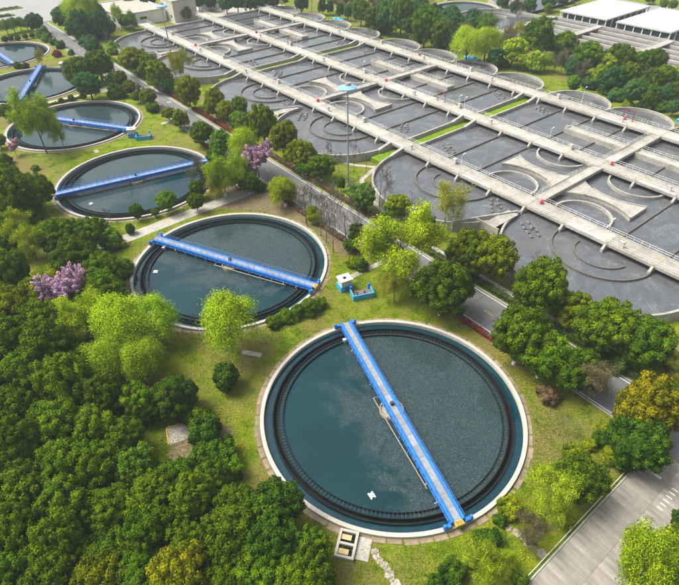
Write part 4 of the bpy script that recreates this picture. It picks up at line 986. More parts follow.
TREES = [
('dense', 'broadleaf_tree', -44.03, 30.66, 6.66, 1.0, 'green', 'first dense green tree from left, lower left wood, the bottom row', 'tree', 'trees of the lower left wood', 0),
('dense', 'broadleaf_tree', -39.53, 29.2, 6.55, 1.0, 'green', 'second dense green tree from left, lower left wood, the bottom row', 'tree', 'trees of the lower left wood', 0),
('dense', 'broadleaf_tree', -34.41, 28.38, 6.73, 1.0, 'green', 'third dense green tree from left, lower left wood, the bottom row', 'tree', 'trees of the lower left wood', 0),
('dense', 'broadleaf_tree', -29.09, 28.41, 6.25, 1.0, 'olive', 'olive green tree lower left wood, the bottom row', 'tree', 'trees of the lower left wood', 0),
('dense', 'broadleaf_tree', -24.0, 28.93, 6.53, 1.0, 'green', 'fourth dense green tree from left, lower left wood, the bottom row', 'tree', 'trees of the lower left wood', 0),
('dense', 'broadleaf_tree', -19.22, 28.01, 7.18, 1.0, 'gold', 'golden topped tree lower left wood, the bottom row', 'tree', 'trees of the lower left wood', 0),
('dense', 'broadleaf_tree', -13.63, 27.65, 6.43, 1.0, 'green', 'fifth dense green tree from left, lower left wood, the bottom row', 'tree', 'trees of the lower left wood', 0),
('dense', 'broadleaf_tree', -9.71, 28.57, 6.98, 1.0, 'green', 'sixth dense green tree from left, lower left wood, the bottom row', 'tree', 'trees of the lower left wood', 0),
('dense', 'broadleaf_tree', -5.19, 27.39, 6.89, 1.0, 'green', 'seventh dense green tree from left, lower left wood, the bottom row', 'tree', 'trees of the lower left wood', 0),
('dense', 'broadleaf_tree', -46.27, 35.7, 6.78, 1.0, 'green', 'first dense green tree from left, lower left wood, the second row up', 'tree', 'trees of the lower left wood', 0),
('dense', 'broadleaf_tree', -40.52, 33.46, 7.38, 1.0, 'green', 'second dense green tree from left, lower left wood, the second row up', 'tree', 'trees of the lower left wood', 0),
('dense', 'broadleaf_tree', -34.64, 32.2, 7.03, 1.0, 'green', 'third dense green tree from left, lower left wood, the second row up', 'tree', 'trees of the lower left wood', 0),
('dense', 'broadleaf_tree', -29.27, 31.64, 6.49, 1.0, 'green', 'fourth dense green tree from left, lower left wood, the second row up', 'tree', 'trees of the lower left wood', 0),
('dense', 'broadleaf_tree', -24.39, 33.32, 6.86, 1.0, 'green', 'fifth dense green tree from left, lower left wood, the second row up', 'tree', 'trees of the lower left wood', 0),
('dense', 'broadleaf_tree', -19.0, 31.91, 5.75, 1.0, 'green', 'sixth dense green tree from left, lower left wood, the second row up', 'tree', 'trees of the lower left wood', 0),
('dense', 'broadleaf_tree', -13.75, 32.76, 8.08, 1.0, 'green', 'seventh dense green tree from left, lower left wood, the second row up', 'tree', 'trees of the lower left wood', 0),
('dense', 'broadleaf_tree', -8.46, 31.81, 6.75, 1.0, 'deep', 'dark green tree lower left wood, the second row up', 'tree', 'trees of the lower left wood', 0),
('dense', 'broadleaf_tree', -3.94, 30.87, 5.43, 1.0, 'green', 'eighth dense green tree from left, lower left wood, the second row up', 'tree', 'trees of the lower left wood', 0),
('dense', 'broadleaf_tree', -42.53, 39.25, 7.58, 1.0, 'green', 'first dense green tree from left, lower left wood, the third row up', 'tree', 'trees of the lower left wood', 0),
('dense', 'broadleaf_tree', -36.01, 37.34, 7.43, 1.0, 'green', 'second dense green tree from left, lower left wood, the third row up', 'tree', 'trees of the lower left wood', 0),
('dense', 'broadleaf_tree', -30.46, 36.73, 6.86, 1.0, 'green', 'third dense green tree from left, lower left wood, the third row up', 'tree', 'trees of the lower left wood', 0),
('dense', 'broadleaf_tree', -25.07, 37.99, 6.95, 1.0, 'green', 'fourth dense green tree from left, lower left wood, the third row up', 'tree', 'trees of the lower left wood', 0),
('dense', 'broadleaf_tree', -19.85, 37.98, 6.68, 1.0, 'green', 'fifth dense green tree from left, lower left wood, the third row up', 'tree', 'trees of the lower left wood', 0),
('dense', 'broadleaf_tree', -14.17, 37.36, 6.1, 1.0, 'green', 'sixth dense green tree from left, lower left wood, the third row up', 'tree', 'trees of the lower left wood', 0),
('dense', 'broadleaf_tree', -8.75, 36.08, 7.59, 1.0, 'deep', 'dark green tree lower left wood, the third row up', 'tree', 'trees of the lower left wood', 0),
('dense', 'broadleaf_tree', -45.46, 45.38, 7.77, 1.0, 'green', 'first dense green tree from left, lower left wood, the fourth row up', 'tree', 'trees of the lower left wood', 0),
('dense', 'broadleaf_tree', -38.8, 43.38, 7.62, 1.0, 'green', 'second dense green tree from left, lower left wood, the fourth row up', 'tree', 'trees of the lower left wood', 0),
('dense', 'broadleaf_tree', -33.47, 42.67, 6.72, 1.0, 'green', 'third dense green tree from left, lower left wood, the fourth row up', 'tree', 'trees of the lower left wood', 0),
('dense', 'broadleaf_tree', -27.99, 42.67, 6.44, 1.0, 'fresh', 'bright green tree lower left wood, the fourth row up', 'tree', 'trees of the lower left wood', 0),
('dense', 'broadleaf_tree', -22.88, 41.37, 6.36, 1.0, 'green', 'fourth dense green tree from left, lower left wood, the fourth row up', 'tree', 'trees of the lower left wood', 0),
('dense', 'broadleaf_tree', -17.9, 41.27, 5.51, 1.0, 'green', 'fifth dense green tree from left, lower left wood, the fourth row up', 'tree', 'trees of the lower left wood', 0),
('dense', 'broadleaf_tree', -49.18, 51.83, 7.95, 1.0, 'green', 'first dense green tree from left, lower left wood, the fifth row up', 'tree', 'trees of the lower left wood', 0),
('dense', 'broadleaf_tree', -42.19, 49.79, 8.11, 1.0, 'green', 'second dense green tree from left, lower left wood, the fifth row up', 'tree', 'trees of the lower left wood', 0),
('dense', 'broadleaf_tree', -36.17, 49.06, 7.45, 1.0, 'green', 'third dense green tree from left, lower left wood, the fifth row up', 'tree', 'trees of the lower left wood', 0),
('dense', 'broadleaf_tree', -31.84, 48.1, 6.19, 1.0, 'green', 'fourth dense green tree from left, lower left wood, the fifth row up', 'tree', 'trees of the lower left wood', 0),
('dense', 'broadleaf_tree', -55.34, 56.65, 8.3, 1.0, 'green', 'first dense green tree from left, lower left wood, the sixth row up', 'tree', 'trees of the lower left wood', 0),
('dense', 'broadleaf_tree', -50.19, 58.35, 8.75, 1.0, 'green', 'second dense green tree from left, lower left wood, the sixth row up', 'tree', 'trees of the lower left wood', 0),
('dense', 'broadleaf_tree', -42.7, 56.36, 8.28, 1.0, 'green', 'third dense green tree from left, lower left wood, the sixth row up', 'tree', 'trees of the lower left wood', 0),
('dense', 'broadleaf_tree', -36.55, 55.14, 7.24, 1.0, 'green', 'fourth dense green tree from left, lower left wood, the sixth row up', 'tree', 'trees of the lower left wood', 0),
('dense', 'broadleaf_tree', -31.21, 54.55, 6.57, 1.0, 'green', 'fifth dense green tree from left, lower left wood, the sixth row up', 'tree', 'trees of the lower left wood', 0),
('dense', 'broadleaf_tree', -26.3, 55.33, 7.57, 1.0, 'deep', 'dark green tree lower left wood, the sixth row up', 'tree', 'trees of the lower left wood', 0),
('dense', 'broadleaf_tree', -55.75, 66.18, 9.0, 1.0, 'green', 'first dense green tree from left, lower left wood, the seventh row up', 'tree', 'trees of the lower left wood', 0),
('dense', 'broadleaf_tree', -48.02, 63.74, 8.82, 1.0, 'green', 'second dense green tree from left, lower left wood, the seventh row up', 'tree', 'trees of the lower left wood', 0),
('dense', 'broadleaf_tree', -42.63, 62.81, 7.39, 1.0, 'green', 'third dense green tree from left, lower left wood, the seventh row up', 'tree', 'trees of the lower left wood', 0),
('dense', 'broadleaf_tree', -62.3, 70.31, 8.58, 1.0, 'green', 'first dense green tree from left, lower left wood, the eighth row up', 'tree', 'trees of the lower left wood', 0),
('dense', 'broadleaf_tree', -59.69, 74.81, 8.88, 1.0, 'olive', 'olive green tree lower left wood, the eighth row up', 'tree', 'trees of the lower left wood', 0),
('dense', 'broadleaf_tree', -52.35, 70.77, 8.25, 1.0, 'green', 'second dense green tree from left, lower left wood, the eighth row up', 'tree', 'trees of the lower left wood', 0),
('dense', 'broadleaf_tree', -65.02, 85.42, 8.37, 1.0, 'green', 'first dense green tree from left, lower left wood, the top row', 'tree', 'trees of the lower left wood', 0),
('dense', 'broadleaf_tree', -56.87, 79.87, 8.05, 1.0, 'olive', 'olive green tree lower left wood, the top row', 'tree', 'trees of the lower left wood', 0),
('dense', 'broadleaf_tree', -45.01, 80.42, 8.47, 1.0, 'green', 'second dense green tree from left, lower left wood, the top row', 'tree', 'trees of the lower left wood', 0),
('bush', 'bush', -22.72, 53.22, 4.68, 1.0, 'green', 'first green bush from left, beside the lawn at the wood edge', 'bush', 'trees at the wood edge', 0),
('bare', 'bare_tree', -19.04, 34.81, 3.35, 1.0, 'grey', 'first brownish thin tree from left, beside the lawn at the wood edge', 'tree', 'trees at the wood edge', 0),
('bush', 'bush', -20.43, 46.57, 4.4, 1.0, 'deep', 'first dark bush from left, beside the lawn at the wood edge', 'bush', 'trees at the wood edge', 0),
('bush', 'bush', -20.8, 50.45, 5.16, 1.0, 'deep', 'second dark bush from left, beside the lawn at the wood edge', 'bush', 'trees at the wood edge', 0),
('bush', 'bush', -17.72, 47.02, 4.41, 1.0, 'deep', 'third dark bush from left, beside the lawn at the wood edge', 'bush', 'trees at the wood edge', 0),
('ball', 'clipped_shrub', -18.94, 60.46, 4.45, 1.25, 'deep', 'dark round shrub beside the lawn at the wood edge', 'shrub', 'trees at the wood edge', 0),
('bush', 'bush', -15.86, 44.12, 3.73, 1.0, 'green', 'second green bush from left, beside the lawn at the wood edge', 'bush', 'trees at the wood edge', 0),
('bare', 'bare_tree', -13.42, 42.81, 1.7, 1.0, 'grey', 'second brownish thin tree from left, beside the lawn at the wood edge', 'tree', 'trees at the wood edge', 0),
('lime', 'spring_tree', -66.96, 98.14, 8.19, 1.0, 'lime', 'first airy lime yellow tree from left, left of the path between second and third tanks', 'tree', 'trees left of the second tank', 0),
('lime', 'spring_tree', -56.04, 86.03, 7.94, 1.0, 'lime', 'second airy lime yellow tree from left, left of the path between second and third tanks', 'tree', 'trees left of the second tank', 0),
('dense', 'broadleaf_tree', -60.23, 99.2, 9.52, 1.0, 'green', 'first dense green tree from left, left of the path between second and third tanks', 'tree', 'trees left of the second tank', 0),
('dense', 'broadleaf_tree', -53.33, 89.64, 9.33, 1.0, 'green', 'second dense green tree from left, left of the path between second and third tanks', 'tree', 'trees left of the second tank', 0),
('dense', 'broadleaf_tree', -55.06, 100.45, 7.03, 1.0, 'green', 'third dense green tree from left, left of the path between second and third tanks', 'tree', 'trees left of the second tank', 0),
('bush', 'bush', -57.33, 109.48, 5.18, 1.0, 'fresh', 'first bright green bush from left, left of the path between second and third tanks', 'bush', 'trees left of the second tank', 0),
('dense', 'broadleaf_tree', -47.47, 87.14, 8.01, 1.0, 'green', 'fourth dense green tree from left, left of the path between second and third tanks', 'tree', 'trees left of the second tank', 0),
('bare', 'bare_tree', -53.58, 108.21, 3.24, 1.6, 'grey', 'first brownish thin tree from left, left of the path between second and third tanks', 'tree', 'trees left of the second tank', 0),
('bush', 'bush', -51.37, 103.29, 5.44, 1.0, 'fresh', 'second bright green bush from left, left of the path between second and third tanks', 'bush', 'trees left of the second tank', 0),
('bare', 'bare_tree', -51.33, 108.34, 2.33, 1.6, 'grey', 'second brownish thin tree from left, left of the path between second and third tanks', 'tree', 'trees left of the second tank', 0),
('bush', 'bush', -45.98, 92.69, 5.08, 1.0, 'fresh', 'third bright green bush from left, left of the path between second and third tanks', 'bush', 'trees left of the second tank', 0),
('ball', 'clipped_shrub', -48.77, 108.22, 2.34, 1.2, 'deep', 'dark round shrub left of the path between second and third tanks', 'shrub', 'trees left of the second tank', 0),
('dense', 'broadleaf_tree', -82.68, 114.52, 8.13, 1.0, 'green', 'first dense green tree from left, at the left edge beside the third tank', 'tree', 'trees at the left edge', 0),
('dense', 'broadleaf_tree', -72.85, 98.74, 6.53, 1.0, 'green', 'second dense green tree from left, at the left edge beside the third tank', 'tree', 'trees at the left edge', 0),
('dense', 'broadleaf_tree', -74.93, 105.78, 7.71, 1.0, 'deep', 'dark green tree at the left edge beside the third tank', 'tree', 'trees at the left edge', 0),
('dense', 'broadleaf_tree', -79.79, 118.95, 10.72, 1.0, 'green', 'third dense green tree from left, at the left edge beside the third tank', 'tree', 'trees at the left edge', 0),
('dense', 'broadleaf_tree', -72.71, 109.43, 10.59, 1.0, 'green', 'fourth dense green tree from left, at the left edge beside the third tank', 'tree', 'trees at the left edge', 0),
('dense', 'broadleaf_tree', -74.69, 119.76, 8.86, 1.0, 'green', 'fifth dense green tree from left, at the left edge beside the third tank', 'tree', 'trees at the left edge', 0),
('blossom', 'blossom_tree', -51.87, 80.18, 9.17, 1.0, 'pink', 'pink blossom tree below the second tank', 'tree', 'trees below the second tank', 0),
('lime', 'spring_tree', -46.18, 73.05, 7.58, 1.0, 'lime', 'airy lime yellow tree below the second tank', 'tree', 'trees below the second tank', 0),
('willow', 'willow_tree', -38.35, 62.72, 7.58, 1.0, 'willow', 'first soft lime green willow from left, below the second tank', 'tree', 'trees below the second tank', 0),
('willow', 'willow_tree', -38.11, 69.86, 9.7, 1.0, 'willow', 'second soft lime green willow from left, below the second tank', 'tree', 'trees below the second tank', 0),
('willow', 'willow_tree', -33.15, 62.8, 7.27, 1.0, 'willow', 'third soft lime green willow from left, below the second tank', 'tree', 'trees below the second tank', 0),
('willow', 'willow_tree', -33.35, 71.95, 8.16, 1.0, 'willow', 'fourth soft lime green willow from left, below the second tank', 'tree', 'trees below the second tank', 0),
('bare', 'bare_tree', -26.17, 73.2, 2.24, 1.58, 'grey', 'brownish thin tree below the second tank', 'tree', 'trees below the second tank', 0),
('willow', 'willow_tree', -19.13, 68.66, 9.22, 1.15, 'willow', 'single lime green willow standing on the lawn below the second tank', 'tree', 'trees below the second tank', 0),
('bush', 'bush', -12.62, 75.59, 3.01, 1.0, 'green', 'first green bush from left, on the strip between second and nearest tanks', 'bush', 'bushes between two tanks', 0),
('bush', 'bush', -10.45, 77.08, 3.42, 1.0, 'green', 'second green bush from left, on the strip between second and nearest tanks', 'bush', 'bushes between two tanks', 0),
('bush', 'bush', -8.22, 78.16, 3.45, 1.0, 'green', 'third green bush from left, on the strip between second and nearest tanks', 'bush', 'bushes between two tanks', 0),
('bush', 'bush', -5.75, 79.27, 4.25, 1.0, 'green', 'fourth green bush from left, on the strip between second and nearest tanks', 'bush', 'bushes between two tanks', 0),
('bush', 'bush', -3.66, 80.7, 2.54, 1.0, 'green', 'fifth green bush from left, on the strip between second and nearest tanks', 'bush', 'bushes between two tanks', 0),
('cone', 'conifer_tree', 0.9, 126.62, 2.33, 1.0, 'deep', 'slim dark conifer by the kiosk above the nearest tank', 'tree', 'trees by the near kiosk', 1),
('bush', 'bush', 2.8, 94.2, 3.01, 1.0, 'olive', 'olive bush by the kiosk above the nearest tank', 'bush', 'trees by the near kiosk', 1),
('tall', 'broadleaf_tree', 4.1, 100.93, 3.98, 1.16, 'deep', 'tall dark tree by the kiosk above the nearest tank', 'tree', 'trees by the near kiosk', 1),
('bush', 'bush', 4.47, 93.09, 3.83, 1.0, 'green', 'green bush by the kiosk above the nearest tank', 'bush', 'trees by the near kiosk', 1),
('dense', 'broadleaf_tree', 5.89, 116.74, 7.52, 1.0, 'fresh', 'bright green tree by the kiosk above the nearest tank', 'tree', 'trees by the near kiosk', 1),
('thin', 'sparse_tree', 10.77, 81.56, 5.43, 1.0, 'yellow', 'first thin yellow leaved tree from left, by the kiosk above the nearest tank', 'tree', 'trees by the near kiosk', 1),
('dense', 'broadleaf_tree', 14.24, 112.36, 6.4, 1.0, 'olive', 'olive green tree by the kiosk above the nearest tank', 'tree', 'trees by the near kiosk', 1),
('lime', 'spring_tree', 12.18, 88.41, 12.33, 1.0, 'lime', 'airy lime yellow tree by the kiosk above the nearest tank', 'tree', 'trees by the near kiosk', 1),
('dense', 'broadleaf_tree', 19.41, 104.73, 6.34, 1.0, 'green', 'first dense green tree from left, by the kiosk above the nearest tank', 'tree', 'trees by the near kiosk', 1),
('dense', 'broadleaf_tree', 19.19, 77.81, 10.38, 1.0, 'green', 'second dense green tree from left, by the kiosk above the nearest tank', 'tree', 'trees by the near kiosk', 1),
('thin', 'sparse_tree', 24.41, 106.13, 8.14, 1.16, 'yellow', 'second thin yellow leaved tree from left, by the kiosk above the nearest tank', 'tree', 'trees by the near kiosk', 1),
('bush', 'bush', 11.1, 28.52, 2.14, 1.0, 'deep', 'first dark bush from left, on the lawn right of the nearest tank', 'bush', 'plants right of the nearest tank', 1),
('bush', 'bush', 13.28, 29.4, 3.24, 1.0, 'deep', 'second dark bush from left, on the lawn right of the nearest tank', 'bush', 'plants right of the nearest tank', 1),
('bush', 'bush', 15.74, 31.07, 2.2, 1.0, 'lime', 'first yellow green bush from left, on the lawn right of the nearest tank', 'bush', 'plants right of the nearest tank', 1),
('thin', 'sparse_tree', 16.99, 29.08, 5.77, 1.0, 'lime', 'first thin yellow green tree from left, on the lawn right of the nearest tank', 'tree', 'plants right of the nearest tank', 1),
('bush', 'bush', 18.4, 33.21, 3.66, 1.0, 'deep', 'third dark bush from left, on the lawn right of the nearest tank', 'bush', 'plants right of the nearest tank', 1),
('bush', 'bush', 20.74, 36.23, 2.04, 1.0, 'deep', 'fourth dark bush from left, on the lawn right of the nearest tank', 'bush', 'plants right of the nearest tank', 1),
('thin', 'sparse_tree', 19.78, 30.49, 2.98, 1.0, 'lime', 'second thin yellow green tree from left, on the lawn right of the nearest tank', 'tree', 'plants right of the nearest tank', 1),
('bush', 'bush', 22.37, 37.68, 3.25, 1.0, 'olive', 'first olive bush from left, on the lawn right of the nearest tank', 'bush', 'plants right of the nearest tank', 1),
('dense', 'broadleaf_tree', 30.01, 64.6, 9.56, 1.0, 'green', 'first dense green tree from left, on the lawn right of the nearest tank', 'tree', 'plants right of the nearest tank', 1),
('bush', 'bush', 21.34, 28.58, 2.14, 1.0, 'fresh', 'bright green bush on the lawn right of the nearest tank', 'bush', 'plants right of the nearest tank', 1),
('thin', 'sparse_tree', 23.48, 33.2, 4.16, 1.0, 'grey', 'first sparse greyish tree from left, on the lawn right of the nearest tank', 'tree', 'plants right of the nearest tank', 1),
('bush', 'bush', 25.3, 36.05, 2.62, 1.0, 'lime', 'second yellow green bush from left, on the lawn right of the nearest tank', 'bush', 'plants right of the nearest tank', 1),
('bush', 'bush', 28.24, 43.57, 1.89, 1.0, 'olive', 'second olive bush from left, on the lawn right of the nearest tank', 'bush', 'plants right of the nearest tank', 1),
('dense', 'broadleaf_tree', 33.22, 61.46, 9.66, 1.0, 'green', 'second dense green tree from left, on the lawn right of the nearest tank', 'tree', 'plants right of the nearest tank', 1),
('bush', 'bush', 33.34, 56.79, 3.55, 1.0, 'brown', 'brown dry bush on the lawn right of the nearest tank', 'bush', 'plants right of the nearest tank', 1),
('thin', 'sparse_tree', 27.12, 37.06, 6.58, 1.0, 'lime', 'third thin yellow green tree from left, on the lawn right of the nearest tank', 'tree', 'plants right of the nearest tank', 1),
('bush', 'bush', 30.37, 43.53, 1.89, 1.0, 'green', 'green bush on the lawn right of the nearest tank', 'bush', 'plants right of the nearest tank', 1),
('bare', 'bare_tree', 32.94, 49.79, 3.95, 1.0, 'grey', 'brownish thin tree on the lawn right of the nearest tank', 'tree', 'plants right of the nearest tank', 1),
('bush', 'bush', 29.28, 36.02, 2.33, 1.0, 'olive', 'third olive bush from left, on the lawn right of the nearest tank', 'bush', 'plants right of the nearest tank', 1),
('bush', 'bush', 33.59, 45.68, 3.21, 1.0, 'olive', 'fourth olive bush from left, on the lawn right of the nearest tank', 'bush', 'plants right of the nearest tank', 1),
('dense', 'broadleaf_tree', 37.36, 58.8, 7.84, 1.0, 'green', 'third dense green tree from left, on the lawn right of the nearest tank', 'tree', 'plants right of the nearest tank', 1),
('dense', 'broadleaf_tree', 31.55, 39.43, 7.03, 1.0, 'green', 'fourth dense green tree from left, on the lawn right of the nearest tank', 'tree', 'plants right of the nearest tank', 1),
('thin', 'sparse_tree', 38.96, 55.64, 6.2, 1.0, 'grey', 'second sparse greyish tree from left, on the lawn right of the nearest tank', 'tree', 'plants right of the nearest tank', 1),
('bush', 'bush', 36.81, 47.51, 2.29, 1.0, 'olive', 'fifth olive bush from left, on the lawn right of the nearest tank', 'bush', 'plants right of the nearest tank', 1),
('bush', 'bush', 38.56, 48.28, 2.63, 1.0, 'deep', 'fifth dark bush from left, on the lawn right of the nearest tank', 'bush', 'plants right of the nearest tank', 1),
('bush', 'bush', 40.34, 50.47, 2.35, 1.0, 'olive', 'sixth olive bush from left, on the lawn right of the nearest tank', 'bush', 'plants right of the nearest tank', 1),
('bush', 'bush', 39.22, 45.56, 3.2, 1.0, 'olive', 'seventh olive bush from left, on the lawn right of the nearest tank', 'bush', 'plants right of the nearest tank', 1),
('ball', 'clipped_shrub', 39.98, 44.06, 3.15, 0.8, 'deep', 'dark round shrub on the lawn right of the nearest tank', 'shrub', 'plants right of the nearest tank', 1),
('bush', 'bush', 41.62, 47.01, 4.21, 1.0, 'deep', 'sixth dark bush from left, on the lawn right of the nearest tank', 'bush', 'plants right of the nearest tank', 1),
('dense', 'broadleaf_tree', 41.38, 44.61, 9.17, 1.0, 'deep', 'dark green tree on the lawn right of the nearest tank', 'tree', 'plants right of the nearest tank', 1),
('bush', 'bush', 37.38, 28.69, 1.77, 1.0, 'green', 'first green bush from left, beside the driveway at the right edge', 'bush', 'plants by the driveway', 0),
('dense', 'broadleaf_tree', 44.48, 49.77, 9.71, 1.0, 'gold', 'golden topped tree beside the driveway at the right edge', 'tree', 'plants by the driveway', 0),
('lime', 'spring_tree', 34.22, 26.19, 7.37, 1.56, 'lime', 'first airy lime yellow tree from left, beside the driveway at the right edge', 'tree', 'plants by the driveway', 0),
('dense', 'broadleaf_tree', 41.36, 31.59, 4.29, 1.0, 'green', 'dense green tree beside the driveway at the right edge', 'tree', 'plants by the driveway', 0),
('bush', 'bush', 40.09, 30.83, 3.26, 1.0, 'green', 'second green bush from left, beside the driveway at the right edge', 'bush', 'plants by the driveway', 0),
('lime', 'spring_tree', 38.14, 27.49, 4.25, 1.0, 'lime', 'second airy lime yellow tree from left, beside the driveway at the right edge', 'tree', 'plants by the driveway', 0),
('dense', 'broadleaf_tree', 43.71, 33.6, 4.61, 1.0, 'deep', 'dark green tree beside the driveway at the right edge', 'tree', 'plants by the driveway', 0),
('bush', 'bush', 41.95, 32.02, 2.78, 1.0, 'olive', 'olive bush beside the driveway at the right edge', 'bush', 'plants by the driveway', 0),
('dense', 'broadleaf_tree', 26.75, 90.23, 8.97, 1.0, 'olive', 'first olive green tree from left, between the road and the nearest basin', 'tree', 'trees between road and nearest basin', 1),
('dense', 'broadleaf_tree', 31.03, 87.48, 8.81, 1.0, 'olive', 'second olive green tree from left, between the road and the nearest basin', 'tree', 'trees between road and nearest basin', 1),
('bare', 'bare_tree', 35.0, 88.89, 3.63, 1.56, 'grey', 'first brownish thin tree from left, between the road and the nearest basin', 'tree', 'trees between road and nearest basin', 1),
('dense', 'broadleaf_tree', 36.71, 76.62, 9.72, 1.0, 'green', 'first dense green tree from left, between the road and the nearest basin', 'tree', 'trees between road and nearest basin', 1),
('bare', 'bare_tree', 38.1, 82.41, 4.44, 1.56, 'grey', 'second brownish thin tree from left, between the road and the nearest basin', 'tree', 'trees between road and nearest basin', 1),
('dense', 'broadleaf_tree', 42.57, 73.97, 7.6, 1.0, 'olive', 'third olive green tree from left, between the road and the nearest basin', 'tree', 'trees between road and nearest basin', 1),
('bush', 'bush', 46.59, 71.52, 4.01, 1.0, 'deep', 'first dark bush from left, between the road and the nearest basin', 'bush', 'trees between road and nearest basin', 1),
('dense', 'broadleaf_tree', 45.13, 67.07, 10.83, 1.0, 'green', 'second dense green tree from left, between the road and the nearest basin', 'tree', 'trees between road and nearest basin', 1),
('bush', 'bush', 47.25, 63.43, 4.5, 1.0, 'deep', 'second dark bush from left, between the road and the nearest basin', 'bush', 'trees between road and nearest basin', 1),
('dense', 'broadleaf_tree', 50.63, 64.12, 9.87, 1.0, 'green', 'third dense green tree from left, between the road and the nearest basin', 'tree', 'trees between road and nearest basin', 1),
('thin', 'sparse_tree', 54.3, 60.09, 4.69, 1.0, 'yellow', 'thin yellow leaved tree between the road and the nearest basin', 'tree', 'trees between road and nearest basin', 1),
('bush', 'bush', 56.63, 63.51, 3.39, 1.0, 'olive', 'olive bush between the road and the nearest basin', 'bush', 'trees between road and nearest basin', 1),
('dense', 'broadleaf_tree', -48.54, 114.0, 3.65, 1.0, 'green', 'first dense green tree from left, by the road beyond the second tank', 'tree', 'trees by the road beyond the second tank', 1),
('dense', 'broadleaf_tree', -44.8, 115.53, 1.99, 1.0, 'green', 'second dense green tree from left, by the road beyond the second tank', 'tree', 'trees by the road beyond the second tank', 1),
('dense', 'broadleaf_tree', -41.89, 117.22, 4.99, 1.0, 'fresh', 'first bright green tree from left, by the road beyond the second tank', 'tree', 'trees by the road beyond the second tank', 1),
('dense', 'broadleaf_tree', -35.85, 124.05, 4.37, 1.0, 'green', 'third dense green tree from left, by the road beyond the second tank', 'tree', 'trees by the road beyond the second tank', 1),
('dense', 'broadleaf_tree', -34.95, 117.77, 4.19, 1.0, 'green', 'fourth dense green tree from left, by the road beyond the second tank', 'tree', 'trees by the road beyond the second tank', 1),
('thin', 'sparse_tree', -34.39, 126.71, 6.14, 1.4, 'grey', 'sparse greyish tree by the road beyond the second tank', 'tree', 'trees by the road beyond the second tank', 1),
('dense', 'broadleaf_tree', -33.53, 140.38, 5.53, 1.0, 'fresh', 'second bright green tree from left, by the road beyond the second tank', 'tree', 'trees by the road beyond the second tank', 1),
('thin', 'sparse_tree', -31.07, 123.13, 5.07, 1.0, 'yellow', 'thin yellow leaved tree by the road beyond the second tank', 'tree', 'trees by the road beyond the second tank', 1),
('lime', 'spring_tree', -29.13, 125.31, 9.6, 1.1, 'lime', 'first airy lime yellow tree from left, by the road beyond the second tank', 'tree', 'trees by the road beyond the second tank', 1),
('dense', 'broadleaf_tree', -33.41, 148.53, 7.62, 1.0, 'fresh', 'third bright green tree from left, by the road beyond the second tank', 'tree', 'trees by the road beyond the second tank', 1),
('dense', 'broadleaf_tree', -26.16, 129.66, 7.82, 1.0, 'fresh', 'fourth bright green tree from left, by the road beyond the second tank', 'tree', 'trees by the road beyond the second tank', 1),
('dense', 'broadleaf_tree', -29.5, 163.58, 7.42, 1.0, 'fresh', 'fifth bright green tree from left, by the road beyond the second tank', 'tree', 'trees by the road beyond the second tank', 1),
('willow', 'willow_tree', -25.27, 137.95, 8.08, 1.32, 'willow', 'soft lime green willow by the road beyond the second tank', 'tree', 'trees by the road beyond the second tank', 1),
('dense', 'broadleaf_tree', -23.07, 126.49, 5.67, 1.0, 'fresh', 'sixth bright green tree from left, by the road beyond the second tank', 'tree', 'trees by the road beyond the second tank', 1),
('bush', 'bush', -20.89, 128.14, 4.2, 1.0, 'deep', 'dark bush by the road beyond the second tank', 'bush', 'trees by the road beyond the second tank', 1),
('dense', 'broadleaf_tree', -21.91, 156.46, 8.94, 1.0, 'olive', 'first olive green tree from left, by the road beyond the second tank', 'tree', 'trees by the road beyond the second tank', 1),
('blossom', 'blossom_tree', -21.39, 133.34, 9.15, 1.0, 'pink', 'pink blossom tree by the road beyond the second tank', 'tree', 'trees by the road beyond the second tank', 1),
('lime', 'spring_tree', -13.17, 119.38, 8.35, 1.0, 'lime', 'second airy lime yellow tree from left, by the road beyond the second tank', 'tree', 'trees by the road beyond the second tank', 1),
('dense', 'broadleaf_tree', -14.82, 148.08, 8.59, 1.0, 'olive', 'second olive green tree from left, by the road beyond the second tank', 'tree', 'trees by the road beyond the second tank', 1),
('dense', 'broadleaf_tree', -9.48, 134.56, 3.76, 1.0, 'fresh', 'seventh bright green tree from left, by the road beyond the second tank', 'tree', 'trees by the road beyond the second tank', 1),
('dense', 'broadleaf_tree', -9.84, 138.6, 8.2, 1.0, 'olive', 'third olive green tree from left, by the road beyond the second tank', 'tree', 'trees by the road beyond the second tank', 1),
('dense', 'broadleaf_tree', -4.3, 132.7, 7.43, 1.0, 'green', 'fifth dense green tree from left, by the road beyond the second tank', 'tree', 'trees by the road beyond the second tank', 1),
('bare', 'bare_tree', -51.73, 103.1, 2.72, 1.0, 'grey', 'first brownish thin tree from left, along the road above the second tank', 'tree', 'bare trees along the road', 0),
('bare', 'bare_tree', -7.35, 110.17, 4.6, 1.56, 'grey', 'second brownish thin tree from left, along the road above the second tank', 'tree', 'bare trees along the road', 0),
('bare', 'bare_tree', -7.71, 111.32, 6.56, 1.2, 'grey', 'third brownish thin tree from left, along the road above the second tank', 'tree', 'bare trees along the road', 0),
('bare', 'bare_tree', -4.07, 105.69, 4.93, 1.56, 'grey', 'fourth brownish thin tree from left, along the road above the second tank', 'tree', 'bare trees along the road', 0),
('lime', 'spring_tree', -6.19, 111.88, 4.75, 1.0, 'lime', 'airy lime yellow tree along the road above the second tank', 'tree', 'bare trees along the road', 0),
('bare', 'bare_tree', -2.82, 102.94, 6.13, 1.6, 'grey', 'fifth brownish thin tree from left, along the road above the second tank', 'tree', 'bare trees along the road', 0),
('bare', 'bare_tree', -5.5, 113.08, 4.79, 1.56, 'grey', 'sixth brownish thin tree from left, along the road above the second tank', 'tree', 'bare trees along the road', 0),
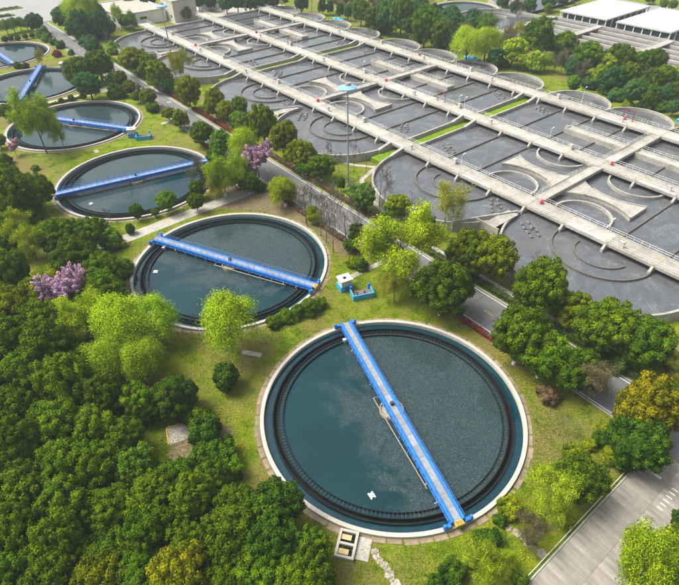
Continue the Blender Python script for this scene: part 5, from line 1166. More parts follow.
('bare', 'bare_tree', -6.25, 114.13, 5.35, 1.56, 'grey', 'seventh brownish thin tree from left, along the road above the second tank', 'tree', 'bare trees along the road', 0),
('bare', 'bare_tree', -3.01, 137.28, 4.89, 1.4, 'grey', 'eighth brownish thin tree from left, along the road above the second tank', 'tree', 'bare trees along the road', 0),
('bare', 'bare_tree', -1.83, 107.03, 7.28, 1.2, 'grey', 'ninth brownish thin tree from left, along the road above the second tank', 'tree', 'bare trees along the road', 0),
('bare', 'bare_tree', -1.19, 99.17, 6.1, 1.1, 'grey', 'tenth brownish thin tree from left, along the road above the second tank', 'tree', 'bare trees along the road', 0),
('bare', 'bare_tree', 0.52, 136.94, 3.81, 1.6, 'grey', 'eleventh brownish thin tree from left, along the road above the second tank', 'tree', 'bare trees along the road', 0),
('bare', 'bare_tree', 4.39, 116.93, 5.69, 1.56, 'grey', 'twelfth brownish thin tree from left, along the road above the second tank', 'tree', 'bare trees along the road', 0),
('bare', 'bare_tree', -0.82, 106.96, 4.66, 1.56, 'grey', 'thirteenth brownish thin tree from left, along the road above the second tank', 'tree', 'bare trees along the road', 0),
('bare', 'bare_tree', 1.7, 101.61, 7.46, 1.2, 'grey', 'fourteenth brownish thin tree from left, along the road above the second tank', 'tree', 'bare trees along the road', 0),
('dense', 'broadleaf_tree', 2.5, 98.91, 3.08, 1.0, 'green', 'dense green tree along the road above the second tank', 'tree', 'bare trees along the road', 0),
('bare', 'bare_tree', 4.63, 137.96, 3.83, 1.6, 'grey', 'fifteenth brownish thin tree from left, along the road above the second tank', 'tree', 'bare trees along the road', 0),
('bare', 'bare_tree', 7.38, 113.14, 5.55, 1.56, 'grey', 'sixteenth brownish thin tree from left, along the road above the second tank', 'tree', 'bare trees along the road', 0),
('bare', 'bare_tree', 4.38, 100.29, 5.33, 1.56, 'grey', 'seventeenth brownish thin tree from left, along the road above the second tank', 'tree', 'bare trees along the road', 0),
('bare', 'bare_tree', 7.85, 136.66, 3.8, 1.6, 'grey', 'eighteenth brownish thin tree from left, along the road above the second tank', 'tree', 'bare trees along the road', 0),
('dense', 'broadleaf_tree', 11.25, 108.11, 3.67, 1.0, 'fresh', 'bright green tree along the road above the second tank', 'tree', 'bare trees along the road', 0),
('bare', 'bare_tree', 7.77, 96.31, 4.75, 1.56, 'grey', 'nineteenth brownish thin tree from left, along the road above the second tank', 'tree', 'bare trees along the road', 0),
('bare', 'bare_tree', 10.38, 118.59, 6.8, 1.62, 'grey', 'twentieth brownish thin tree from left, along the road above the second tank', 'tree', 'bare trees along the road', 0),
('bare', 'bare_tree', 11.22, 116.72, 4.94, 1.62, 'grey', '21th brownish thin tree from left, along the road above the second tank', 'tree', 'bare trees along the road', 0),
('bare', 'bare_tree', 18.4, 109.28, 4.73, 1.6, 'grey', '22th brownish thin tree from left, along the road above the second tank', 'tree', 'bare trees along the road', 0),
('dense', 'broadleaf_tree', -84.4, 210.52, 5.28, 1.0, 'teal', 'bluish green tree near side of the road by the fourth tank', 'tree', 'street trees on the near side', 1),
('bush', 'bush', -79.87, 199.61, 6.54, 1.0, 'deep', 'dark bush near side of the road by the fourth tank', 'bush', 'street trees on the near side', 1),
('dense', 'broadleaf_tree', -80.54, 208.16, 5.64, 1.0, 'olive', 'first olive green tree from left, near side of the road by the fourth tank', 'tree', 'street trees on the near side', 1),
('dense', 'broadleaf_tree', -74.48, 199.47, 5.07, 1.0, 'olive', 'second olive green tree from left, near side of the road by the fourth tank', 'tree', 'street trees on the near side', 1),
('dense', 'broadleaf_tree', -70.36, 193.11, 3.89, 1.0, 'green', 'first dense green tree from left, near side of the road by the fourth tank', 'tree', 'street trees on the near side', 1),
('dense', 'broadleaf_tree', -65.05, 188.78, 6.25, 1.0, 'olive', 'third olive green tree from left, near side of the road by the fourth tank', 'tree', 'street trees on the near side', 1),
('bush', 'bush', -62.82, 184.85, 4.46, 1.0, 'green', 'green bush near side of the road by the fourth tank', 'bush', 'street trees on the near side', 1),
('dense', 'broadleaf_tree', -55.42, 176.41, 4.61, 1.0, 'olive', 'fourth olive green tree from left, near side of the road by the fourth tank', 'tree', 'street trees on the near side', 1),
('dense', 'broadleaf_tree', -49.73, 169.29, 6.36, 1.0, 'olive', 'fifth olive green tree from left, near side of the road by the fourth tank', 'tree', 'street trees on the near side', 1),
('dense', 'broadleaf_tree', -40.24, 156.39, 7.48, 1.0, 'green', 'second dense green tree from left, near side of the road by the fourth tank', 'tree', 'street trees on the near side', 1),
('dense', 'broadleaf_tree', -79.36, 224.01, 11.38, 1.0, 'olive', 'first olive green tree from left, far side of the road by the fourth tank', 'tree', 'street trees on the far side', 1),
('thin', 'sparse_tree', -68.35, 192.83, 3.55, 1.56, 'grey', 'sparse greyish tree far side of the road by the fourth tank', 'tree', 'street trees on the far side', 1),
('dense', 'broadleaf_tree', -71.85, 217.51, 8.09, 1.0, 'olive', 'second olive green tree from left, far side of the road by the fourth tank', 'tree', 'street trees on the far side', 1),
('dense', 'broadleaf_tree', -65.12, 205.06, 9.54, 1.0, 'olive', 'third olive green tree from left, far side of the road by the fourth tank', 'tree', 'street trees on the far side', 1),
('dense', 'broadleaf_tree', -62.34, 201.51, 5.1, 1.0, 'teal', 'bluish green tree far side of the road by the fourth tank', 'tree', 'street trees on the far side', 1),
('dense', 'broadleaf_tree', -60.03, 204.08, 4.43, 1.0, 'green', 'dense green tree far side of the road by the fourth tank', 'tree', 'street trees on the far side', 1),
('thin', 'sparse_tree', -61.01, 213.23, 5.41, 1.56, 'yellow', 'first thin yellow leaved tree from left, far side of the road by the fourth tank', 'tree', 'street trees on the far side', 1),
('dense', 'broadleaf_tree', -50.18, 186.09, 9.15, 1.0, 'olive', 'fourth olive green tree from left, far side of the road by the fourth tank', 'tree', 'street trees on the far side', 1),
('thin', 'sparse_tree', -57.68, 212.41, 7.04, 1.56, 'yellow', 'second thin yellow leaved tree from left, far side of the road by the fourth tank', 'tree', 'street trees on the far side', 1),
('dense', 'broadleaf_tree', -39.71, 177.1, 8.2, 1.0, 'olive', 'fifth olive green tree from left, far side of the road by the fourth tank', 'tree', 'street trees on the far side', 1),
('dense', 'broadleaf_tree', -35.78, 173.6, 5.84, 1.0, 'olive', 'sixth olive green tree from left, far side of the road by the fourth tank', 'tree', 'street trees on the far side', 1),
('dense', 'broadleaf_tree', -31.53, 175.9, 5.9, 1.0, 'fresh', 'bright green tree far side of the road by the fourth tank', 'tree', 'street trees on the far side', 1),
('bare', 'bare_tree', -117.22, 191.99, 4.91, 1.0, 'grey', 'brownish thin tree by the path between the fourth and fifth tanks', 'tree', 'trees between the fourth and fifth tanks', 0),
('bush', 'bush', -132.04, 235.95, 3.33, 1.0, 'deep', 'first dark bush from left, by the path between the fourth and fifth tanks', 'bush', 'trees between the fourth and fifth tanks', 0),
('bush', 'bush', -107.61, 185.61, 2.76, 1.0, 'fresh', 'bright green bush by the path between the fourth and fifth tanks', 'bush', 'trees between the fourth and fifth tanks', 0),
('bush', 'bush', -129.05, 235.77, 3.33, 1.0, 'deep', 'second dark bush from left, by the path between the fourth and fifth tanks', 'bush', 'trees between the fourth and fifth tanks', 0),
('thin', 'sparse_tree', -122.19, 236.6, 4.06, 1.56, 'yellow', 'thin yellow leaved tree by the path between the fourth and fifth tanks', 'tree', 'trees between the fourth and fifth tanks', 0),
('ball', 'clipped_shrub', -102.4, 190.69, 1.94, 1.0, 'green', 'first round green shrub from left, by the path between the fourth and fifth tanks', 'shrub', 'trees between the fourth and fifth tanks', 0),
('ball', 'clipped_shrub', -98.04, 194.07, 2.14, 1.0, 'green', 'second round green shrub from left, by the path between the fourth and fifth tanks', 'shrub', 'trees between the fourth and fifth tanks', 0),
('dense', 'broadleaf_tree', -96.28, 210.37, 10.44, 1.0, 'green', 'first dense green tree from left, by the path between the fourth and fifth tanks', 'tree', 'trees between the fourth and fifth tanks', 0),
('ball', 'clipped_shrub', -95.4, 196.65, 2.34, 1.0, 'green', 'third round green shrub from left, by the path between the fourth and fifth tanks', 'shrub', 'trees between the fourth and fifth tanks', 0),
('ball', 'clipped_shrub', -92.31, 198.98, 2.0, 1.0, 'green', 'fourth round green shrub from left, by the path between the fourth and fifth tanks', 'shrub', 'trees between the fourth and fifth tanks', 0),
('dense', 'broadleaf_tree', -88.17, 197.51, 9.61, 1.0, 'teal', 'bluish green tree by the path between the fourth and fifth tanks', 'tree', 'trees between the fourth and fifth tanks', 0),
('dense', 'broadleaf_tree', -90.93, 217.16, 10.73, 1.0, 'green', 'second dense green tree from left, by the path between the fourth and fifth tanks', 'tree', 'trees between the fourth and fifth tanks', 0),
('dense', 'broadleaf_tree', -102.14, 156.9, 4.83, 1.0, 'green', 'dense green tree beside the fourth tank on the left', 'tree', 'trees left of the fourth tank', 0),
('bush', 'bush', -95.94, 146.2, 4.61, 1.0, 'fresh', 'first bright green bush from left, beside the fourth tank on the left', 'bush', 'trees left of the fourth tank', 0),
('dense', 'broadleaf_tree', -109.74, 178.8, 5.32, 1.0, 'fresh', 'bright green tree beside the fourth tank on the left', 'tree', 'trees left of the fourth tank', 0),
('blossom', 'blossom_tree', -95.4, 151.79, 4.14, 1.0, 'pink', 'pink blossom tree beside the fourth tank on the left', 'tree', 'trees left of the fourth tank', 0),
('bush', 'bush', -85.57, 142.17, 2.27, 1.0, 'fresh', 'second bright green bush from left, beside the fourth tank on the left', 'bush', 'trees left of the fourth tank', 0),
('lime', 'spring_tree', -86.71, 152.92, 9.84, 1.4, 'lime', 'airy lime yellow tree beside the fourth tank on the left', 'tree', 'trees left of the fourth tank', 0),
('thin', 'sparse_tree', -81.19, 153.37, 5.12, 1.56, 'lime', 'thin yellow green tree beside the fourth tank on the left', 'tree', 'trees left of the fourth tank', 0),
('willow', 'willow_tree', -161.15, 289.74, 5.87, 1.0, 'fresh', 'first feathery light green tree from left, in the grove at the top left', 'tree', 'trees at the top left', 0),
('ball', 'clipped_shrub', -155.93, 275.96, 3.07, 1.0, 'deep', 'first dark round shrub from left, in the grove at the top left', 'shrub', 'trees at the top left', 0),
('ball', 'clipped_shrub', -154.05, 278.1, 2.62, 1.0, 'deep', 'second dark round shrub from left, in the grove at the top left', 'shrub', 'trees at the top left', 0),
('willow', 'willow_tree', -159.32, 293.28, 5.93, 1.0, 'fresh', 'second feathery light green tree from left, in the grove at the top left', 'tree', 'trees at the top left', 0),
('ball', 'clipped_shrub', -151.01, 278.32, 2.86, 1.0, 'deep', 'third dark round shrub from left, in the grove at the top left', 'shrub', 'trees at the top left', 0),
('willow', 'willow_tree', -157.38, 296.43, 5.49, 1.0, 'fresh', 'third feathery light green tree from left, in the grove at the top left', 'tree', 'trees at the top left', 0),
('ball', 'clipped_shrub', -148.5, 280.74, 2.88, 1.0, 'deep', 'fourth dark round shrub from left, in the grove at the top left', 'shrub', 'trees at the top left', 0),
('willow', 'willow_tree', -153.71, 295.71, 4.98, 1.0, 'fresh', 'fourth feathery light green tree from left, in the grove at the top left', 'tree', 'trees at the top left', 0),
('ball', 'clipped_shrub', -146.05, 282.78, 2.65, 1.0, 'deep', 'fifth dark round shrub from left, in the grove at the top left', 'shrub', 'trees at the top left', 0),
('dense', 'broadleaf_tree', -146.55, 290.36, 7.83, 1.0, 'teal', 'bluish green tree in the grove at the top left', 'tree', 'trees at the top left', 0),
('bush', 'bush', -140.93, 283.91, 6.76, 1.0, 'teal', 'first bluish green bush from left, in the grove at the top left', 'bush', 'trees at the top left', 0),
('bush', 'bush', -136.69, 276.63, 5.21, 1.0, 'fresh', 'bright green bush in the grove at the top left', 'bush', 'trees at the top left', 0),
('bush', 'bush', -131.38, 271.19, 3.73, 1.0, 'teal', 'second bluish green bush from left, in the grove at the top left', 'bush', 'trees at the top left', 0),
('bush', 'bush', -121.82, 251.51, 3.94, 1.0, 'red', 'red bush in the grove at the top left', 'bush', 'trees at the top left', 0),
('bush', 'bush', -125.63, 264.95, 4.57, 1.0, 'teal', 'third bluish green bush from left, in the grove at the top left', 'bush', 'trees at the top left', 0),
('bush', 'bush', -116.8, 254.3, 3.1, 1.0, 'teal', 'fourth bluish green bush from left, in the grove at the top left', 'bush', 'trees at the top left', 0),
('dense', 'broadleaf_tree', -132.31, 292.04, 11.34, 1.0, 'teal', 'first bluish green tree from left, left of the white building at the top', 'tree', 'trees beside the white building', 0),
('dense', 'broadleaf_tree', -123.5, 279.27, 8.61, 1.0, 'teal', 'second bluish green tree from left, left of the white building at the top', 'tree', 'trees beside the white building', 0),
('willow', 'willow_tree', -122.7, 289.27, 15.24, 1.0, 'willow', 'soft lime green willow left of the white building at the top', 'tree', 'trees beside the white building', 0),
('dense', 'broadleaf_tree', -118.11, 274.93, 10.22, 1.0, 'teal', 'third bluish green tree from left, left of the white building at the top', 'tree', 'trees beside the white building', 0),
('bush', 'bush', -119.12, 276.9, 6.93, 1.0, 'green', 'green bush left of the white building at the top', 'bush', 'trees beside the white building', 0),
('bush', 'bush', -114.99, 268.96, 6.2, 1.0, 'teal', 'first bluish green bush from left, left of the white building at the top', 'bush', 'trees beside the white building', 0),
('dense', 'broadleaf_tree', -115.56, 279.98, 8.1, 1.0, 'teal', 'fourth bluish green tree from left, left of the white building at the top', 'tree', 'trees beside the white building', 0),
('willow', 'willow_tree', -120.66, 299.64, 9.72, 1.24, 'fresh', 'first feathery light green tree from left, left of the white building at the top', 'tree', 'trees beside the white building', 0),
('bush', 'bush', -109.71, 262.0, 7.71, 1.0, 'teal', 'second bluish green bush from left, left of the white building at the top', 'bush', 'trees beside the white building', 0),
('dense', 'broadleaf_tree', -120.89, 306.39, 8.73, 1.0, 'teal', 'fifth bluish green tree from left, left of the white building at the top', 'tree', 'trees beside the white building', 0),
('dense', 'broadleaf_tree', -110.15, 277.39, 9.74, 1.0, 'teal', 'sixth bluish green tree from left, left of the white building at the top', 'tree', 'trees beside the white building', 0),
('bush', 'bush', -111.56, 279.85, 6.99, 1.0, 'teal', 'third bluish green bush from left, left of the white building at the top', 'bush', 'trees beside the white building', 0),
('dense', 'broadleaf_tree', -107.89, 282.15, 7.0, 1.0, 'teal', 'seventh bluish green tree from left, left of the white building at the top', 'tree', 'trees beside the white building', 0),
('bare', 'bare_tree', -101.08, 261.51, 5.48, 1.0, 'grey', 'brownish thin tree left of the white building at the top', 'tree', 'trees beside the white building', 0),
('thin', 'sparse_tree', -107.44, 294.96, 7.23, 1.4, 'lime', 'thin yellow green tree left of the white building at the top', 'tree', 'trees beside the white building', 0),
('dense', 'broadleaf_tree', -104.87, 295.73, 6.08, 1.0, 'teal', 'eighth bluish green tree from left, left of the white building at the top', 'tree', 'trees beside the white building', 0),
('willow', 'willow_tree', -112.96, 335.47, 6.75, 1.0, 'fresh', 'second feathery light green tree from left, left of the white building at the top', 'tree', 'trees beside the white building', 0),
('lime', 'spring_tree', -100.74, 294.5, 7.85, 1.0, 'fresh', 'first light green airy tree from left, left of the white building at the top', 'tree', 'trees beside the white building', 0),
('bush', 'bush', -97.68, 254.79, 6.55, 1.0, 'fresh', 'bright green bush left of the white building at the top', 'bush', 'trees beside the white building', 0),
('dense', 'broadleaf_tree', -102.17, 333.03, 9.37, 1.0, 'teal', 'ninth bluish green tree from left, left of the white building at the top', 'tree', 'trees beside the white building', 0),
('lime', 'spring_tree', -76.41, 310.77, 7.02, 1.0, 'fresh', 'second light green airy tree from left, left of the white building at the top', 'tree', 'trees beside the white building', 0),
('dense', 'broadleaf_tree', -74.95, 333.24, 8.08, 1.0, 'teal', 'first bluish green tree from left, in the top row behind the farthest basin', 'tree', 'trees behind the farthest basin', 0),
('dense', 'broadleaf_tree', -68.06, 331.77, 8.02, 1.0, 'teal', 'second bluish green tree from left, in the top row behind the farthest basin', 'tree', 'trees behind the farthest basin', 0),
('dense', 'broadleaf_tree', -58.19, 325.12, 9.18, 1.0, 'teal', 'third bluish green tree from left, in the top row behind the farthest basin', 'tree', 'trees behind the farthest basin', 0),
('dense', 'broadleaf_tree', -52.23, 325.14, 9.83, 1.0, 'teal', 'fourth bluish green tree from left, in the top row behind the farthest basin', 'tree', 'trees behind the farthest basin', 0),
('dense', 'broadleaf_tree', -45.73, 324.65, 9.82, 1.0, 'teal', 'fifth bluish green tree from left, in the top row behind the farthest basin', 'tree', 'trees behind the farthest basin', 0),
('dense', 'broadleaf_tree', -39.37, 331.0, 9.98, 1.0, 'teal', 'sixth bluish green tree from left, in the top row behind the farthest basin', 'tree', 'trees behind the farthest basin', 0),
('dense', 'broadleaf_tree', -33.81, 329.73, 7.97, 1.0, 'teal', 'seventh bluish green tree from left, in the top row behind the farthest basin', 'tree', 'trees behind the farthest basin', 0),
('thin', 'sparse_tree', -28.35, 330.85, 8.61, 1.0, 'grey', 'sparse greyish tree in the top row behind the farthest basin', 'tree', 'trees behind the farthest basin', 0),
('dense', 'broadleaf_tree', -17.47, 322.53, 8.46, 1.0, 'teal', 'eighth bluish green tree from left, in the top row behind the farthest basin', 'tree', 'trees behind the farthest basin', 0),
('bare', 'bare_tree', -12.42, 323.61, 9.14, 1.0, 'grey', 'brownish thin tree in the top row behind the farthest basin', 'tree', 'trees behind the farthest basin', 0),
('cone', 'conifer_tree', -6.51, 318.29, 4.76, 1.0, 'teal', 'first dark pointed conifer from left, in the far row behind the farthest basin', 'tree', 'conifers behind the farthest basin', 0),
('cone', 'conifer_tree', -2.29, 318.06, 4.23, 1.0, 'teal', 'second dark pointed conifer from left, in the far row behind the farthest basin', 'tree', 'conifers behind the farthest basin', 0),
('cone', 'conifer_tree', 2.9, 309.04, 4.64, 1.0, 'teal', 'third dark pointed conifer from left, in the far row behind the farthest basin', 'tree', 'conifers behind the farthest basin', 0),
('cone', 'conifer_tree', 6.92, 304.62, 4.59, 1.0, 'teal', 'fourth dark pointed conifer from left, in the far row behind the farthest basin', 'tree', 'conifers behind the farthest basin', 0),
('thin', 'sparse_tree', -0.63, 325.72, 10.49, 1.0, 'grey', 'first sparse greyish tree from left, in the wood behind the middle basin', 'tree', 'wood behind the middle basin', 0),
('thin', 'sparse_tree', 7.26, 318.42, 10.29, 1.0, 'grey', 'second sparse greyish tree from left, in the wood behind the middle basin', 'tree', 'wood behind the middle basin', 0),
('dense', 'broadleaf_tree', 13.08, 293.85, 9.62, 1.0, 'green', 'first dense green tree from left, in the wood behind the middle basin', 'tree', 'wood behind the middle basin', 0),
('bare', 'bare_tree', 14.25, 309.77, 11.28, 1.0, 'grey', 'first brownish thin tree from left, in the wood behind the middle basin', 'tree', 'wood behind the middle basin', 0),
('bare', 'bare_tree', 15.66, 285.4, 4.72, 1.0, 'grey', 'second brownish thin tree from left, in the wood behind the middle basin', 'tree', 'wood behind the middle basin', 0),
('thin', 'sparse_tree', 20.68, 305.57, 11.16, 1.0, 'grey', 'third sparse greyish tree from left, in the wood behind the middle basin', 'tree', 'wood behind the middle basin', 0),
('dense', 'broadleaf_tree', 19.59, 280.32, 11.53, 1.0, 'green', 'second dense green tree from left, in the wood behind the middle basin', 'tree', 'wood behind the middle basin', 0),
('bush', 'bush', 23.97, 279.59, 6.98, 1.0, 'green', 'first green bush from left, in the wood behind the middle basin', 'bush', 'wood behind the middle basin', 0),
('dense', 'broadleaf_tree', 25.45, 277.22, 12.54, 1.0, 'teal', 'first bluish green tree from left, in the wood behind the middle basin', 'tree', 'wood behind the middle basin', 0),
('bare', 'bare_tree', 28.04, 302.61, 11.06, 1.0, 'grey', 'third brownish thin tree from left, in the wood behind the middle basin', 'tree', 'wood behind the middle basin', 0),
('dense', 'broadleaf_tree', 30.69, 273.44, 12.4, 1.0, 'green', 'third dense green tree from left, in the wood behind the middle basin', 'tree', 'wood behind the middle basin', 0),
('dense', 'broadleaf_tree', 34.47, 301.01, 11.03, 1.0, 'teal', 'second bluish green tree from left, in the wood behind the middle basin', 'tree', 'wood behind the middle basin', 0),
('thin', 'sparse_tree', 37.81, 323.65, 11.72, 1.0, 'grey', 'fourth sparse greyish tree from left, in the wood behind the middle basin', 'tree', 'wood behind the middle basin', 0),
('dense', 'broadleaf_tree', 35.32, 269.01, 11.14, 1.0, 'green', 'fourth dense green tree from left, in the wood behind the middle basin', 'tree', 'wood behind the middle basin', 0),
('bush', 'bush', 36.82, 263.45, 6.65, 1.0, 'green', 'second green bush from left, in the wood behind the middle basin', 'bush', 'wood behind the middle basin', 0),
('dense', 'broadleaf_tree', 40.99, 292.73, 10.77, 1.0, 'teal', 'third bluish green tree from left, in the wood behind the middle basin', 'tree', 'wood behind the middle basin', 0),
('dense', 'broadleaf_tree', 44.94, 316.05, 10.23, 1.0, 'teal', 'fourth bluish green tree from left, in the wood behind the middle basin', 'tree', 'wood behind the middle basin', 0),
('dense', 'broadleaf_tree', 39.23, 254.43, 12.73, 1.0, 'green', 'fifth dense green tree from left, in the wood behind the middle basin', 'tree', 'wood behind the middle basin', 0),
('bare', 'bare_tree', 50.12, 307.54, 7.51, 1.0, 'grey', 'fourth brownish thin tree from left, in the wood behind the middle basin', 'tree', 'wood behind the middle basin', 0),
('dense', 'broadleaf_tree', 47.18, 281.2, 10.42, 1.0, 'teal', 'fifth bluish green tree from left, in the wood behind the middle basin', 'tree', 'wood behind the middle basin', 0),
('dense', 'broadleaf_tree', 45.2, 250.36, 11.54, 1.0, 'green', 'sixth dense green tree from left, in the wood behind the middle basin', 'tree', 'wood behind the middle basin', 0),
('bush', 'bush', 45.93, 251.58, 5.34, 1.0, 'green', 'third green bush from left, in the wood behind the middle basin', 'bush', 'wood behind the middle basin', 0),
('dense', 'broadleaf_tree', 51.21, 271.3, 11.22, 1.0, 'teal', 'sixth bluish green tree from left, in the wood behind the middle basin', 'tree', 'wood behind the middle basin', 0),
('dense', 'broadleaf_tree', 50.16, 247.93, 8.36, 1.0, 'teal', 'seventh bluish green tree from left, in the wood behind the middle basin', 'tree', 'wood behind the middle basin', 0),
('dense', 'broadleaf_tree', 54.68, 266.97, 9.98, 1.0, 'teal', 'eighth bluish green tree from left, in the wood behind the middle basin', 'tree', 'wood behind the middle basin', 0),
('dense', 'broadleaf_tree', 57.62, 291.03, 7.29, 1.0, 'teal', 'ninth bluish green tree from left, in the wood behind the middle basin', 'tree', 'wood behind the middle basin', 0),
('thin', 'sparse_tree', 57.36, 258.58, 7.59, 1.0, 'grey', 'fifth sparse greyish tree from left, in the wood behind the middle basin', 'tree', 'wood behind the middle basin', 0),
('willow', 'willow_tree', 52.85, 228.79, 12.52, 1.0, 'willow', 'first soft lime green willow from left, behind the gap end of the rear walkway', 'tree', 'trees behind the rear walkway', 0),
('dense', 'broadleaf_tree', 62.25, 269.93, 7.86, 1.0, 'teal', 'first bluish green tree from left, behind the gap end of the rear walkway', 'tree', 'trees behind the rear walkway', 0),
('dense', 'broadleaf_tree', 66.16, 280.29, 9.31, 1.0, 'teal', 'second bluish green tree from left, behind the gap end of the rear walkway', 'tree', 'trees behind the rear walkway', 0),
('willow', 'willow_tree', 61.03, 231.6, 11.75, 1.0, 'willow', 'second soft lime green willow from left, behind the gap end of the rear walkway', 'tree', 'trees behind the rear walkway', 0),
('lime', 'spring_tree', 68.44, 266.2, 10.44, 1.0, 'fresh', 'light green airy tree behind the gap end of the rear walkway', 'tree', 'trees behind the rear walkway', 0),
('cone', 'conifer_tree', 63.59, 224.43, 6.76, 0.7, 'teal', 'dark pointed conifer behind the gap end of the rear walkway', 'tree', 'trees behind the rear walkway', 0),
('thin', 'sparse_tree', 95.21, 311.46, 6.11, 1.0, 'grey', 'first sparse greyish tree from left, behind the gap end of the rear walkway', 'tree', 'trees behind the rear walkway', 0),
('bare', 'bare_tree', 76.61, 262.05, 7.16, 1.0, 'grey', 'first brownish thin tree from left, behind the gap end of the rear walkway', 'tree', 'trees behind the rear walkway', 0),
('bush', 'bush', 67.68, 225.89, 4.41, 1.0, 'teal', 'bluish green bush behind the gap end of the rear walkway', 'bush', 'trees behind the rear walkway', 0),
('thin', 'sparse_tree', 75.96, 251.27, 7.41, 1.0, 'grey', 'second sparse greyish tree from left, behind the gap end of the rear walkway', 'tree', 'trees behind the rear walkway', 0),
('dense', 'broadleaf_tree', 70.98, 226.34, 9.68, 1.0, 'lime', 'first lime green tree from left, behind the gap end of the rear walkway', 'tree', 'trees behind the rear walkway', 0),
('thin', 'sparse_tree', 81.59, 255.84, 7.55, 1.0, 'yellow', 'thin yellow leaved tree behind the gap end of the rear walkway', 'tree', 'trees behind the rear walkway', 0),
('dense', 'broadleaf_tree', 73.28, 221.81, 6.7, 1.0, 'lime', 'second lime green tree from left, behind the gap end of the rear walkway', 'tree', 'trees behind the rear walkway', 0),
('dense', 'broadleaf_tree', 77.31, 218.26, 7.09, 1.0, 'lime', 'third lime green tree from left, behind the gap end of the rear walkway', 'tree', 'trees behind the rear walkway', 0),
('dense', 'broadleaf_tree', 82.03, 233.12, 13.31, 1.0, 'green', 'first dense green tree from left, behind the gap end of the rear walkway', 'tree', 'trees behind the rear walkway', 0),
('willow', 'willow_tree', 82.07, 220.02, 6.18, 1.0, 'willow', 'third soft lime green willow from left, behind the gap end of the rear walkway', 'tree', 'trees behind the rear walkway', 0),
('dense', 'broadleaf_tree', 90.08, 239.79, 8.14, 1.0, 'green', 'second dense green tree from left, behind the gap end of the rear walkway', 'tree', 'trees behind the rear walkway', 0),
('bare', 'bare_tree', 86.28, 220.78, 6.2, 1.0, 'grey', 'second brownish thin tree from left, behind the gap end of the rear walkway', 'tree', 'trees behind the rear walkway', 0),
('dense', 'broadleaf_tree', 92.15, 229.59, 10.76, 1.0, 'green', 'third dense green tree from left, behind the gap end of the rear walkway', 'tree', 'trees behind the rear walkway', 0),
('thin', 'sparse_tree', 87.09, 214.83, 6.54, 1.0, 'grey', 'first sparse greyish tree from left, behind the rear lobes of the nearest basin', 'tree', 'trees behind the nearest basin', 0),
('dense', 'broadleaf_tree', 89.01, 209.19, 6.4, 1.0, 'teal', 'first bluish green tree from left, behind the rear lobes of the nearest basin', 'tree', 'trees behind the nearest basin', 0),
('ball', 'clipped_shrub', 86.69, 200.28, 4.88, 1.0, 'fresh', 'bright round shrub behind the rear lobes of the nearest basin', 'shrub', 'trees behind the nearest basin', 0),
('bush', 'bush', 86.87, 193.62, 3.47, 1.0, 'lime', 'first yellow green bush from left, behind the rear lobes of the nearest basin', 'bush', 'trees behind the nearest basin', 0),
('thin', 'sparse_tree', 91.43, 205.26, 5.86, 1.0, 'grey', 'second sparse greyish tree from left, behind the rear lobes of the nearest basin', 'tree', 'trees behind the nearest basin', 0),
('dense', 'broadleaf_tree', 95.36, 213.88, 12.43, 1.0, 'green', 'first dense green tree from left, behind the rear lobes of the nearest basin', 'tree', 'trees behind the nearest basin', 0),
('bush', 'bush', 92.63, 200.04, 5.33, 1.0, 'teal', 'first bluish green bush from left, behind the rear lobes of the nearest basin', 'bush', 'trees behind the nearest basin', 0),
('dense', 'broadleaf_tree', 95.72, 200.91, 5.76, 1.0, 'lime', 'first lime green tree from left, behind the rear lobes of the nearest basin', 'tree', 'trees behind the nearest basin', 0),
('dense', 'broadleaf_tree', 101.79, 212.26, 8.75, 1.0, 'lime', 'second lime green tree from left, behind the rear lobes of the nearest basin', 'tree', 'trees behind the nearest basin', 0),
('bush', 'bush', 96.0, 194.43, 4.35, 1.0, 'fresh', 'first bright green bush from left, behind the rear lobes of the nearest basin', 'bush', 'trees behind the nearest basin', 0),
('dense', 'broadleaf_tree', 97.03, 193.6, 8.57, 1.0, 'teal', 'second bluish green tree from left, behind the rear lobes of the nearest basin', 'tree', 'trees behind the nearest basin', 0),
('bush', 'bush', 97.18, 188.01, 5.93, 1.0, 'teal', 'second bluish green bush from left, behind the rear lobes of the nearest basin', 'bush', 'trees behind the nearest basin', 0),
('dense', 'broadleaf_tree', 107.52, 213.45, 11.06, 1.0, 'green', 'second dense green tree from left, behind the rear lobes of the nearest basin', 'tree', 'trees behind the nearest basin', 0),
('dense', 'broadleaf_tree', 104.93, 198.71, 7.88, 1.0, 'green', 'third dense green tree from left, behind the rear lobes of the nearest basin', 'tree', 'trees behind the nearest basin', 0),
('bush', 'bush', 98.7, 181.22, 3.71, 1.0, 'lime', 'second yellow green bush from left, behind the rear lobes of the nearest basin', 'bush', 'trees behind the nearest basin', 0),
('dense', 'broadleaf_tree', 99.82, 181.57, 7.35, 1.0, 'teal', 'third bluish green tree from left, behind the rear lobes of the nearest basin', 'tree', 'trees behind the nearest basin', 0),
('dense', 'broadleaf_tree', 114.23, 214.19, 9.27, 1.0, 'green', 'fourth dense green tree from left, behind the rear lobes of the nearest basin', 'tree', 'trees behind the nearest basin', 0),
('bare', 'bare_tree', 109.31, 198.35, 6.13, 1.0, 'grey', 'brownish thin tree behind the rear lobes of the nearest basin', 'tree', 'trees behind the nearest basin', 0),
('bush', 'bush', 103.01, 178.25, 4.88, 1.0, 'teal', 'third bluish green bush from left, behind the rear lobes of the nearest basin', 'bush', 'trees behind the nearest basin', 0),
('dense', 'broadleaf_tree', 104.22, 179.06, 6.48, 1.0, 'green', 'fifth dense green tree from left, behind the rear lobes of the nearest basin', 'tree', 'trees behind the nearest basin', 0),
